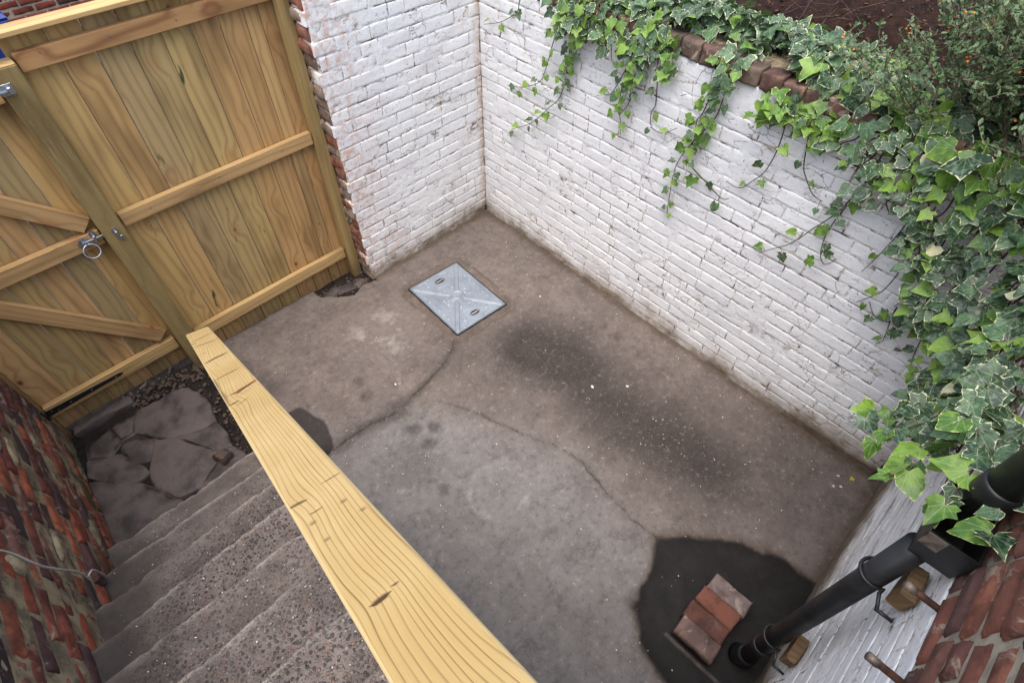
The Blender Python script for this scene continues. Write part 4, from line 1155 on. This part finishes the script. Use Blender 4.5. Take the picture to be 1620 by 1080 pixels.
# ---- wire hanging down the left wall
wpts = [(-3.435, -1.62, 1.62), (-3.418, -1.46, 1.36), (-3.405, -1.354, 1.186), (-3.395, -1.345, .989), (-3.39, -1.28, .78), (-3.395, -1.25, .685), (-3.40, -1.24, .635), (-3.385, -1.20, .60), (-3.40, -1.15, .46), (-3.415, -1.12, .385)]
wr = tube("loose_wire", spline(wpts, 5), .0042, M['wire'], None, 6)
tag(wr, "thin pale wire hanging down the old red brick wall", "wire")

# ================================================================== PLANTING
# ---- garden bed held up behind the long white wall
def make_soil():
    xs = np.arange(.06, 6.0, .035); ys = np.arange(-6.0, 4.0, .035)
    X, Y = np.meshgrid(xs, ys, indexing='ij'); X, Y = X.ravel(), Y.ravel()
    Z = 1.66 + .05 * fbm(X * 1.5, Y * 1.5, 0, 4, 601) + .025 * fbm(X * 9, Y * 9, 0, 3, 602) + .05 * np.clip(X - .6, 0, 3) + .03 * np.exp(-(X - .06) / .2) - .38 * np.exp(-((X - 1.0) / .42) ** 2 - ((Y + 2.0) / .45) ** 2)
    return mesh("garden_soil", np.stack([X, Y, Z], 1), gridfaces(len(xs), len(ys)), M['soil'], True)
soil = tag(link("garden_soil", make_soil()), "dark leaf mould soil of the raised bed behind the white wall", "soil", kind="structure")
def soil_z(x, y):
    return float(1.66 + .05 * fbm(x * 1.5, y * 1.5, 0, 4, 601) + .025 * fbm(x * 9, y * 9, 0, 3, 602) + .05 * max(0, x - .6) - .38 * math.exp(-((x - 1.0) / .42) ** 2 - ((y + 2.0) / .45) ** 2))

# ---- ivy leaf meshes: tip along +y, face +z
def leaf_arrays(kind, seed):
    rg = random.Random(seed)
    half = {0: [(0, .06), (.20, -.12), (.42, -.05), (.40, .12), (.57, .33), (.32, .47), (.20, .70), (0, 1)],
            1: [(0, .04), (.24, -.12), (.44, .02), (.50, .24), (.42, .46), (.27, .70), (.12, .88), (0, 1)],
            2: [(0, .05), (.26, -.10), (.52, .05), (.60, .30), (.44, .42), (.30, .55), (.15, .82), (0, 1)]}[kind]
    jit = lambda p: (p[0] * rg.uniform(.80, 1.14), p[1] + rg.uniform(-.05, .05))
    right = [half[0]] + [jit(p) for p in half[1:-1]] + [half[-1]]
    left_ = [(-x, y) for x, y in ([jit(p) for p in half[1:-1]])][::-1]
    out = right + left_
    n = len(out); c = (0, .32)
    fold, curl, tw = rg.uniform(-.10, .42), rg.uniform(-.15, .55), rg.uniform(-.35, .35); asp = rg.uniform(.78, 1.12)
    def zf(x, y): return fold * abs(x) - curl * max(0, y - .3) ** 2 + tw * x * y - .12 * x * x
    V, LX, LY, RIM = [], [], [], []
    for s, rim in ((1.0, 1.0), (.72, .0)):
        for x, y in out:
            a, b = (c[0] + (x - c[0]) * s) * asp, c[1] + (y - c[1]) * s
            V.append((a, b, zf(a, b) + (rg.uniform(-.03, .03) if rim else 0))); LX.append(a); LY.append(b); RIM.append(rim)
    V.append((c[0], c[1], zf(*c) - .03)); LX.append(0); LY.append(c[1]); RIM.append(0)
    F = []
    for i in range(n):
        j = (i + 1) % n
        F.append([i, j, n + j, n + i]); F.append([n + i, n + j, 2 * n])
    return np.array(V), F, np.array(LX), np.array(LY), np.array(RIM)
LEAF = [leaf_arrays(k % 3, 700 + k) for k in range(24)]
LM = {}
for mk in ('ivy', 'ivy_lime', 'ivy_cream'):
    LM[mk] = [mesh("ivy_leaf", a[0], a[1], M[mk], True, dict(lx=a[2], ly=a[3], rim=a[4])) for a in LEAF]
def leaf_matrix(p, tip, nrm, size):
    y = Vector(tip).normalized(); z = Vector(nrm); z = (z - y * z.dot(y))
    z = z.normalized() if z.length > 1e-4 else y.orthogonal().normalized()
    x = y.cross(z)
    mw = Matrix((x, y, z)).transposed().to_4x4() @ Matrix.Diagonal((size, size, size, 1))
    mw.translation = p
    return mw
IV = random.Random(77)
def rv(s): return Vector((IV.gauss(0, s), IV.gauss(0, s), IV.gauss(0, s)))
class Plant:
    def __init__(s, root): s.root = root; s.leaves = []; s.vines = []; s.pet = []
    def leaf(s, p, tip, nrm, size, mk): s.leaves.append((leaf_matrix(p, tip, nrm, size), size, mk, IV.randrange(24)))
    def finish(s, nobj=300, score=None):
        order = sorted(range(len(s.leaves)), key=lambda i: -(score(s.leaves[i]) if score else s.leaves[i][1]))
        for i in order[:nobj]:
            mw, sz, mk, k = s.leaves[i]
            link("leaf", LM[mk][k], s.root, mw=mw)
        for mk in ('ivy', 'ivy_lime', 'ivy_cream'):
            sel = [s.leaves[i] for i in order[nobj:] if s.leaves[i][2] == mk]
            if not sel: continue
            V, F, LX, LY, RM = [], [], [], [], []; b = 0
            for mw, sz, _, k in sel:
                a = LEAF[k]; A = np.array(mw)
                V.append(a[0] @ A[:3, :3].T + A[:3, 3]); F += [[i + b for i in f] for f in a[1]]; b += len(a[0])
                LX.append(a[2]); LY.append(a[3]); RM.append(a[4])
            o = link("foliage", mesh("foliage", np.concatenate(V), F, M[mk], True, dict(lx=np.concatenate(LX), ly=np.concatenate(LY), rim=np.concatenate(RM))), s.root)
            o["kind"] = "stuff"
        if s.pet:
            V, F = [], []
            for pts, r in s.pet:
                v, f = tube_geo(pts, r, 4, False); b = len(V); V += v; F += [[i + b for i in q] for q in f]
            o = link("leaf_stalks", mesh("leaf_stalks", V, F, M['vine'], True), s.root); o["kind"] = "stuff"
def wx_(y): return math.tan(G) * y
iv1 = Plant(empty("trailing_ivy", (.15, -1.4, 1.75), "variegated ivy spilling over the middle of the white wall in thin strands", "ivy"))
iv2 = Plant(empty("corner_ivy", (.10, -3.0, 1.75), "dense variegated ivy mass filling the corner above the hopper", "ivy"))
STR = {1: [(-0.735, 1.858), (-0.739, 1.811), (-0.720, 1.703), (-0.698, 1.598), (-0.683, 1.482), (-0.606, 1.350), (-0.421, 1.246), (-0.316, 1.229)],
 2: [(-0.840, 1.822), (-0.835, 1.654), (-0.790, 1.340), (-0.717, 1.230), (-0.550, 1.053), (-0.329, 0.903)],
 3: [(-1.033, 1.905), (-1.058, 1.857), (-1.133, 1.797), (-1.155, 1.720), (-1.149, 1.651)],
 4: [(-1.365, 1.907), (-1.324, 1.792), (-1.271, 1.668), (-1.250, 1.463), (-1.266, 1.332), (-1.289, 1.266)],
 5: [(-1.423, 1.909), (-1.407, 1.818), (-1.346, 1.657), (-1.305, 1.485), (-1.255, 1.390)],
 6: [(-1.441, 1.914), (-1.440, 1.828), (-1.453, 1.717), (-1.470, 1.534), (-1.469, 1.494), (-1.496, 1.428), (-1.554, 1.404), (-1.635, 1.464)],
 7: [(-1.303, 1.735), (-1.228, 1.574), (-1.159, 1.470), (-1.108, 1.462)],
 8: [(-1.850, 1.869), (-1.841, 1.765), (-1.827, 1.593), (-1.741, 1.411), (-1.700, 1.264), (-1.695, 1.055), (-1.713, 0.919)],
 9: [(-1.759, 1.351), (-1.856, 1.261), (-1.999, 1.219), (-2.052, 1.255)],
 10: [(-2.145, 1.815), (-2.167, 1.732), (-2.191, 1.613), (-2.176, 1.480), (-2.126, 1.383), (-2.076, 1.319), (-2.005, 1.337)],
 11: [(-2.280, 1.781), (-2.297, 1.698), (-2.335, 1.584), (-2.364, 1.517), (-2.416, 1.457), (-2.477, 1.462)],
 19: [(-1.784, 1.645), (-1.753, 1.566), (-1.752, 1.441), (-1.717, 1.351)],
 20: [(-0.904, 1.871), (-0.855, 1.695), (-0.837, 1.548), (-0.798, 1.422)],
 21: [(-0.464, 1.789), (-0.384, 1.699), (-0.240, 1.601), (-0.105, 1.555)],
 22: [(-0.95, 1.87), (-0.93, 1.74), (-0.88, 1.60), (-0.83, 1.50), (-.81, 1.42)],
 23: [(-1.86, 1.85), (-1.80, 1.70), (-1.78, 1.55), (-1.76, 1.45)],
 24: [(-1.34, 1.88), (-1.36, 1.74), (-1.32, 1.62), (-1.30, 1.52)],
 12: [(-2.644, 1.750), (-2.620, 1.684), (-2.585, 1.547), (-2.550, 1.416), (-2.496, 1.308), (-2.436, 1.189), (-2.361, 1.091), (-2.307, 1.029), (-2.268, 1.049)],
 13: [(-2.602, 1.622), (-2.590, 1.536), (-2.565, 1.411), (-2.560, 1.282), (-2.589, 1.205), (-2.626, 1.169), (-2.656, 1.206)],
 14: [(-2.827, 1.581), (-2.821, 1.487), (-2.805, 1.346), (-2.781, 1.224)],
 15: [(-2.881, 1.644), (-2.885, 1.569), (-2.908, 1.413), (-2.906, 1.215), (-2.863, 1.104), (-2.834, 1.040)],
 16: [(-3.256, 1.174), (-3.131, 1.115), (-3.042, 1.081), (-2.951, 1.042), (-2.881, 1.085)],
 17: [(-2.991, 1.149), (-2.998, 1.080), (-3.019, 1.011), (-3.033, 0.928)],
 18: [(-3.40, 0.66), (-3.33, 0.50), (-3.264, 0.40), (-3.198, 0.45), (-3.143, 0.540)],
 25: [(-2.98, 1.55), (-2.99, 1.40), (-3.00, 1.25), (-2.98, 1.12)], 26: [(-3.12, 1.4), (-3.14, 1.2), (-3.16, 1.0), (-3.20, .85)], 27: [(-3.3, 1.2), (-3.30, 1.0), (-3.32, .8), (-3.36, .62)]}
DENSE = {1: .8, 2: 1.0, 20: 1.5, 22: 1.6, 4: 1.4, 5: 1.5, 24: 1.8, 8: 1.7, 23: 2.0, 19: 1.4, 12: .45, 14: .35, 15: .4, 10: .45, 11: .55, 6: .55, 9: .7, 3: .6, 7: .6, 21: .6}
for k, pts in STR.items():
    pl = iv2 if k in (12, 13, 14, 15, 16, 17, 18, 25, 26, 27) else iv1
    n = len(pts)
    P3 = []
    for i, (y, z) in enumerate(pts):
        off = .035 + .02 * math.sin(i * 1.7 + k) + (.03 if i == 0 else 0)
        P3.append(Vector((wx_(y) - off, y, z)))
    # root the strand over the wall head
    if pts[0][1] > 1.55:
        P3 = [Vector((.10 + .1 * IV.random(), pts[0][0] - .05, 1.90)), Vector((-.02, pts[0][0], max(1.90, pts[0][1] + .02)))] + P3
    S = spline(P3, 6)
    rad = np.linspace(.0042, .0016, len(S)).tolist()
    link("vine", mesh("vine", *tube_geo(S, rad, 6), M['vine'], True), pl.root)
    # cumulative length, leaves alternating
    acc = 0; nxt = .03; side_ = 1
    tot = sum((S[i + 1] - S[i]).length for i in range(len(S) - 1)); run = 0
    den = DENSE.get(k, .8)
    for i in range(len(S) - 1):
        seg = S[i + 1] - S[i]; L = seg.length
        if L < 1e-5: continue
        run += L; acc += L
        if acc > nxt:
            acc = 0; f = run / tot
            nxt = IV.uniform(.028, .055) / den * (1 + .35 * f)
            side_ = -side_
            t = seg.normalized(); out_ = Vector((-1, 0, 0)); lat_ = t.cross(out_).normalized() * side_
            base = S[i] + t * IV.uniform(0, L)
            dirp = (lat_ * IV.uniform(.5, 1) + out_ * IV.uniform(.3, .9) + Vector((0, 0, .25))).normalized()
            pl_len = IV.uniform(.015, .045)
            q = base + dirp * pl_len
            sz = IV.uniform(.052, .088) * (1.05 - .45 * f)
            if k in (12, 13, 14, 15): sz *= 1.1
            tip = (lat_ * IV.uniform(.2, .9) + Vector((0, 0, -1)) * IV.uniform(.35, 1.0) + out_ * IV.uniform(.1, .6) + rv(.15))
            nrm = out_ * IV.uniform(.5, 1.0) + Vector((0, 0, 1)) * IV.uniform(.35, 1.0) + rv(.25)
            mk = 'ivy_lime' if IV.random() < (.10 + .75 * f ** 1.3) else 'ivy'
            pl.leaf(q, tip, nrm, sz, mk)
            pl.pet.append(([base, (base + q) / 2 + Vector((0, 0, .004)), q], .0011))
# thatch over the wall head
def thatch(pl, y0, y1, n, x0f, x1f, z0f, smin, smax, lime=.2):
    for _ in range(n):
        y = IV.uniform(y0, y1); x = IV.uniform(x0f(y), x1f(y))
        gap = float(fbm(x * 4, y * 4, 0, 2, 611))
        if gap < -.36 and x < .12: continue
        z = z0f(x, y) + IV.uniform(-.03, .07)
        edge_ = max(0, min(1, (.10 - x) / .2))
        out_ = Vector((-1, -.1, 0))
        tip = (out_ * IV.uniform(.1, 1.0) + Vector((0, IV.uniform(-.7, .7), 0)) + Vector((0, 0, -1)) * (.15 + .8 * edge_ * IV.random()) + rv(.25))
        nrm = Vector((0, 0, 1)) + out_ * (.35 + .6 * edge_) + rv(.33)
        mk = 'ivy_lime' if IV.random() < lime * (.35 + 1.5 * edge_) else 'ivy'
        pl.leaf(Vector((x, y, z)), tip, nrm, IV.uniform(smin, smax), mk)
zf = lambda x, y: 1.885 + .05 * math.exp(-((x - .12) / .15) ** 2) + .03 * float(fbm(x * 3, y * 3, 0, 2, 612)) - max(0, x - .22) * .45
xin = lambda y: float(np.interp(y, [-3.4, -2.6, -2.2, -1.75, -1.45, -1.2, -.9, -.6], [-.16, -.10, -.03, .03, .02, -.03, -.05, -.02]))
xout = lambda y: float(np.interp(y, [-3.4, -2.3, -1.9, -1.5, -1.0, -.6], [.12, .20, .36, .60, .80, .75]))
thatch(iv1, -2.35, -.60, 1350, xin, xout, zf, .050, .092)
thatch(iv1, -2.42, -1.95, 120, lambda y: wx_(y) - .10, lambda y: wx_(y) + .03, lambda x, y: 1.80 - IV.random() * .09, .050, .088, .55)
thatch(iv1, -1.55, -.75, 110, lambda y: wx_(y) - .09, lambda y: wx_(y) + .03, lambda x, y: 1.84 - IV.random() * .12, .050, .085, .3)
thatch(iv2, -3.42, -2.70, 170, lambda y: wx_(y) - .14, lambda y: .08, lambda x, y: 1.85, .055, .115, .35)
thatch(iv2, -2.75, -2.30, 130, xin, lambda y: float(np.interp(y, [-3.4, -2.6, -2.35], [.02, .08, .30])), zf, .055, .105, .35)
# the curtain that fills the corner
CUR = [(-.08, -2.45, 1.70, 1.92), (-.10, -2.65, 1.60, 1.86), (-.12, -2.85, 1.42, 1.84), (-.15, -3.02, 1.24, 1.84), (-.22, -3.18, 1.04, 1.82), (-.34, -3.30, .86, 1.78), (-.52, -3.37, .92, 1.72), (-.78, -3.41, 1.12, 1.66), (-1.02, -3.42, 1.36, 1.66), (-1.20, -3.43, 1.50, 1.70)]
cl = [0]
for a, b in zip(CUR[:-1], CUR[1:]): cl.append(cl[-1] + math.hypot(b[0] - a[0], b[1] - a[1]))
def cur(s):
    return [float(np.interp(s, cl, [c[j] for c in CUR])) for j in range(4)]
VN = []
for i in range(30):
    s0 = cl[-1] * (i + .5) / 30 + IV.uniform(-.03, .03)
    x, y, zl, zh = cur(s0)
    a = cur(max(0, s0 - .05)); b = cur(min(cl[-1], s0 + .05)); tg = Vector((b[0] - a[0], b[1] - a[1], 0)).normalized(); no = Vector((tg.y, -tg.x, 0))
    if no.x > 0 and no.y < 0: no = -no
    if no.dot(Vector((-1, .6, 0))) < 0: no = -no
    pts = []; m = 6; zend = zl + IV.uniform(-.04, .2) * (zh - zl)
    for j in range(m):
        f = j / (m - 1)
        pts.append(Vector((x, y, zh + (zend - zh) * f)) + no * (.02 + .05 * math.sin(f * 2.5)) + tg * IV.uniform(-.05, .05) * (f + .2))
    S = spline(pts, 5)
    link("vine", mesh("vine", *tube_geo(S, np.linspace(.0050, .002, len(S)).tolist(), 6), M['vine'], True), iv2.root)
    L = sum((S[q + 1] - S[q]).length for q in range(len(S) - 1))
    cnt = max(3, int(L / .031))
    for q in range(cnt):
        f = (q + IV.random()) / cnt
        idx = min(len(S) - 2, int(f * (len(S) - 1)))
        base = S[idx]
        lat_ = tg * IV.choice((-1, 1))
        d = (lat_ * IV.uniform(.3, 1) + no * IV.uniform(.3, 1.0) + Vector((0, 0, .2))).normalized()
        qp = base + d * IV.uniform(.02, .075)
        tip = lat_ * IV.uniform(.1, .9) + Vector((0, 0, -1)) * IV.uniform(.3, .9) + no * IV.uniform(.2, .9) + rv(.2)
        nrm = no * IV.uniform(.5, 1.0) + Vector((0, 0, 1)) * IV.uniform(.5, 1.2) + rv(.28)
        u_ = IV.random()
        mk = 'ivy_cream' if u_ < .022 else ('ivy_lime' if u_ < .14 + .30 * f else 'ivy')
        iv2.leaf(qp, tip, nrm, math.exp(IV.uniform(math.log(.040), math.log(.098))) * (1.06 - .28 * f), mk)
        iv2.pet.append(([base, (base + qp) / 2 + Vector((0, 0, .004)), qp], .0013))
# sprays reaching over the hopper
for pts in ([(-1.02, -3.40, 1.62), (-1.18, -3.36, 1.70), (-1.32, -3.36, 1.72), (-1.42, -3.36, 1.69), (-1.48, -3.37, 1.64)], [(-1.0, -3.36, 1.50), (-1.15, -3.30, 1.55), (-1.30, -3.28, 1.58), (-1.38, -3.27, 1.55)],
            [(-1.05, -3.40, 1.66), (-1.25, -3.42, 1.76), (-1.42, -3.44, 1.74), (-1.52, -3.45, 1.70)], [(-.95, -3.33, 1.45), (-1.05, -3.25, 1.46), (-1.15, -3.20, 1.40)], [(-.85, -3.38, 1.60), (-1.0, -3.32, 1.68), (-1.16, -3.30, 1.72), (-1.26, -3.30, 1.70)], [(-.8, -3.30, 1.35), (-.92, -3.22, 1.38), (-1.02, -3.14, 1.32)], [(-.75, -3.40, 1.55), (-.95, -3.40, 1.64), (-1.2, -3.42, 1.72)]):
    S = spline([Vector(p) for p in pts], 6)
    link("vine", mesh("vine", *tube_geo(S, np.linspace(.0030, .0015, len(S)).tolist(), 6), M['vine'], True), iv2.root)
    for i in range(2, len(S), 2):
        sd_ = 1 if i % 4 else -1
        base = S[i]; qp = base + Vector((IV.uniform(-.02, .02), IV.uniform(.0, .035), IV.uniform(.0, .03)))
        iv2.leaf(qp, Vector((-.6, .5 * sd_, -.2)) + rv(.3), Vector((-.2, .3, 1)) + rv(.25), IV.uniform(.055, .095), 'ivy_lime' if i > len(S) * .5 and IV.random() < .6 else 'ivy')
        iv2.pet.append(([base, qp], .0011))
camp = Vector((-2.685, -2.986, 3.05))
score = lambda l: l[1] / (l[0].translation - camp).length * (1.25 if l[0].translation.x < .05 else 1)
iv1.finish(300, score); iv2.finish(300, score)

# ---- small-leaved shrub behind the wall
def make_shrub():
    root = empty("berry_shrub", (.75, -2.75, 1.66), "low small-leaved evergreen shrub with a few orange berries behind the ivy", "shrub")
    rg = random.Random(91)
    A = leaf_arrays(1, 801); base = A[0] * np.array([.62, 1.0, 1.0])
    V, F, LX, LY, RM = [], [], [], [], []; nb = 0
    TV, TF = [], []; BV, BF = [], []
    small = [0, 2, 4, 6, 7, 8, 10, 12]
    # a light leaf: 8-gon outline folded on the rib
    lf = np.array([(0, 0, 0), (.20, .22, .05), (.27, .5, .06), (.16, .82, .03), (0, 1, -.04), (-.16, .82, .03), (-.27, .5, .06), (-.20, .22, .05), (0, .5, -.01)])
    lff = [[i, (i + 1) % 8, 8] for i in range(8)]
    lrim = np.array([1, 1, 1, 1, 1, 1, 1, 1, 0.])
    def add_leaf(p, tip, nrm, sz):
        nonlocal nb
        mw = np.array(leaf_matrix(p, tip, nrm, sz)); V.append(lf @ mw[:3, :3].T + mw[:3, 3])
        F.extend([[i + nb for i in f] for f in lff]); nb += 9
        LX.append(lf[:, 0]); LY.append(lf[:, 1]); RM.append(lrim)
    def twig(p, d, L, r, depth):
        n = max(3, int(L / .05)); pts = [p.copy()]; dd = d.copy()
        for i in range(n):
            dd = (dd + Vector((rg.gauss(0, .16), rg.gauss(0, .16), rg.gauss(0, .12) + .01))).normalized()
            if pts[-1].z < 1.70: dd.z = abs(dd.z) + .1
            pts.append(pts[-1] + dd * (L / n))
        v, f = tube_geo(pts, np.linspace(r, r * .4, len(pts)).tolist(), 5, False); b = len(TV); TV.extend(v); TF.extend([[i + b for i in q] for q in f])
        if depth < 2:
            for i in range(1, len(pts) - 0):
                for _ in range(2 if depth == 0 else 1):
                    if rg.random() < .85:
                        side = dd.cross(Vector((0, 0, 1))).normalized() * rg.choice((-1, 1))
                        nd = (dd * rg.uniform(.4, 1) + side * rg.uniform(.3, 1) + Vector((0, 0, rg.uniform(-.1, .6)))).normalized()
                        twig(pts[min(i, len(pts) - 1)], nd, L * rg.uniform(.3, .55), r * .6, depth + 1)
        if depth >= 1:
            m = int(L / .010)
            for i in range(m):
                f = (i + rg.random()) / m; k = min(len(pts) - 2, int(f * (len(pts) - 1)))
                q = pts[k].lerp(pts[k + 1], f * (len(pts) - 1) - k)
                t = (pts[k + 1] - pts[k]).normalized()
                o = Vector((rg.gauss(0, 1), rg.gauss(0, 1), rg.gauss(0, .6) + .5)).normalized()
                add_leaf(q, (t * .6 + o).normalized(), Vector((rg.gauss(0, .4) - .2, rg.gauss(0, .4), 1)), rg.uniform(.013, .026))
            if rg.random() < .035:
                for _ in range(rg.randint(1, 3)):
                    q = pts[-1] + Vector((rg.gauss(0, .012), rg.gauss(0, .012), rg.uniform(0, .02)))
                    b = len(BV); r_ = .0055
                    BV.extend([q + Vector(c) * r_ for c in ((0, 0, -1), (1, 0, 0), (0, 1, 0), (-1, 0, 0), (0, -1, 0), (0, 0, 1))])
                    BF.extend([[b + a_ for a_ in t_] for t_ in ((0, 2, 1), (0, 3, 2), (0, 4, 3), (0, 1, 4), (5, 1, 2), (5, 2, 3), (5, 3, 4), (5, 4, 1))])
    for i in range(95):
        x = rg.uniform(.12, 1.5) if i % 3 == 0 else rg.uniform(-.10, .50); y = rg.uniform(-3.5, -2.66 + max(0, x - .9) * .4)
        p = Vector((x, y, soil_z(x, y) + (.22 if x < .3 else (.12 if x < .5 else 0))))
        d = Vector((rg.uniform(-1.0, .25), rg.uniform(-.5, .42), rg.uniform(.3, .8))).normalized()
        twig(p, d, rg.uniform(.30, .50), .0050, 0)
    link("branches", mesh("branches", TV, TF, M['twig'], True), root)["kind"] = "stuff"
    link("foliage", mesh("foliage", np.concatenate(V), F, M['coton'], True, dict(lx=np.concatenate(LX), ly=np.concatenate(LY), rim=np.concatenate(RM))), root)["kind"] = "stuff"
    if BV: link("berries", mesh("berries", BV, BF, M['berry'], True), root)["kind"] = "stuff"
    return len(F)
make_shrub()

# ================================================================== SMALL LITTER
def scatter(name, label, cat, pts, smin, smax, mat, flat=.35, curl=.3, seed=1, elong=1.0):
    rg = random.Random(seed); V, F = [], []
    for (x, y, z) in pts:
        s = math.exp(rg.uniform(math.log(smin), math.log(smax))); a0 = rg.uniform(0, 6.28); b = len(V)
        k = rg.choice((4, 5, 6)); tx, ty = rg.gauss(0, curl), rg.gauss(0, curl)
        el = rg.uniform(1, elong); h = s * flat
        for lay_ in (0, 1):
            for i in range(k):
                a = 2 * math.pi * i / k; r = s * rg.uniform(.6, 1.1) * (1 - .15 * lay_)
                u, v = r * math.cos(a) * el, r * math.sin(a)
                X = u * math.cos(a0) - v * math.sin(a0); Y = u * math.sin(a0) + v * math.cos(a0)
                V.append((x + X, y + Y, z + lay_ * h + abs(X * tx + Y * ty)))
        F += [[b + i, b + (i + 1) % k, b + k + (i + 1) % k, b + k + i] for i in range(k)]
        F += [[b + k + i for i in range(k)], [b + i for i in range(k)][::-1]]
    o = link(name, fixn(mesh(name, V, F, mat)), None)
    return tag(o, label, cat, kind="stuff")
rg = random.Random(123)
pts = []
for _ in range(260): pts.append((rg.uniform(-2.3, -.15), rg.uniform(-3.3, -.1), .003))
for _ in range(60): pts.append((rg.gauss(-.72, .10), rg.gauss(-2.45, .10), .003))
for _ in range(110):
    y = rg.uniform(-3.4, -.4); pts.append((wx_(y) - abs(rg.gauss(0, .10)) - .05, y, .004))
scatter("paint_flakes", "tiny pale paint flakes scattered over the concrete floor", "paint flakes", pts, .0009, .0036, M['flake'], .3, .3, 5, 1.8)
scatter("paint_chips", "few larger pale paint chips lying near the wall foot", "paint chips", [(-.306, -3.333, .003), (-.33, -3.30, .003), (-.789, -1.859, .004), (-1.70, -.93, .004), (-.43, -1.05, .004), (-.25, -3.29, .003), (-.62, -2.02, .003)], .006, .011, M['flake'], .15, .15, 6, 1.8)
pts = []
for _ in range(240):
    k = rg.randint(1, 9); pts.append((rg.uniform(-3.4, -2.6), Y0 - GO * (k - 1) - rg.uniform(.03, .22), k * RISE + .004))
scatter("step_grit", "pale grit and straw bits scattered on the steps", "grit", pts, .0009, .0026, M['flake'], .4, .4, 7, 2.5)
pts = []
for _ in range(420):
    t = rg.random(); pts.append((-3.0 + .62 * t + rg.gauss(0, .03), .15 + rg.gauss(0, .05) - .05 * t, -.008))
for _ in range(150): pts.append((rg.uniform(-2.66, -2.5), rg.uniform(-.8, .1), -.012))
for _ in range(130): pts.append((rg.uniform(-1.6, -1.2), rg.uniform(-.02, .16), -.02))
scatter("rubble", "loose rubble and grit strewn along the foot of the gate", "rubble", pts, .002, .016, M['rubble'], .7, .3, 8, 1.6)
for i, (x, y, s, a) in enumerate(((-1.52, .10, .075, .3), (-1.41, .07, .085, -.2), (-1.30, .05, .06, .5))):
    o = link("brick_fragment", brick_mesh("brick_fragment", s * 1.6, s, .06, M['flag'], 900 + i, .004, .012, 10, 6, .012), None, loc=(x, y, -.005), rot=(math.radians(-90), .05 * (i - 1), a))
    tag(o, ["broken dark brick piece in the hole, closest to the handrail", "broken dark brick piece in the middle of the hole by the fence", "broken dark brick piece beside the foot of the slim fence post"][i], "brick piece", "brick pieces in the broken floor edge")
pts = []
for _ in range(2600):
    x = rg.uniform(.15, 2.6); y = rg.uniform(-3.2, .5); pts.append((x, y, soil_z(x, y) + rg.uniform(.0, .03)))
scatter("leaf_litter", "brown dry leaves littering the soil behind the wall", "leaf litter", pts, .005, .017, M['dry_leaf'], .08, .7, 9, 1.7)
ya = LEAF[3]
yl = link("fallen_leaf", mesh("fallen_leaf", ya[0], ya[1], mat_leaf("yellow_leaf", (180, 150, 30), (206, 180, 50), (210, 190, 80), .2, 0, .5), True, dict(lx=ya[2], ly=ya[3], rim=ya[4])), None, mw=leaf_matrix(Vector((-.222, -3.36, .008)), (1, .4, .1), (0, 0, 1), .030))
tag(yl, "tiny fallen yellow leaf on the concrete by the corner", "leaf")
# dead brown stems crossing the hollow behind the wall
rg = random.Random(321); V, F = [], []
for i in range(90):
    x, y = rg.uniform(.45, 1.6), rg.uniform(-2.6, -1.4)
    p = Vector((x, y, soil_z(x, y) + rg.uniform(.0, .12))); d = Vector((rg.gauss(0, 1), rg.gauss(0, 1), rg.uniform(-.1, .5))).normalized()
    pts = [p]
    for k in range(5):
        d = (d + Vector((rg.gauss(0, .25), rg.gauss(0, .25), rg.gauss(0, .2) - .05))).normalized(); pts.append(pts[-1] + d * rg.uniform(.03, .08))
    v, f = tube_geo(pts, np.linspace(.0035, .0012, 6).tolist(), 5, False); b = len(V); V += v; F += [[j + b for j in q] for q in f]
tag(link("dead_stems", mesh("dead_stems", V, F, M['vine'], True)), "tangle of dead brown stems in the hollow behind the wall", "stems", kind="stuff")
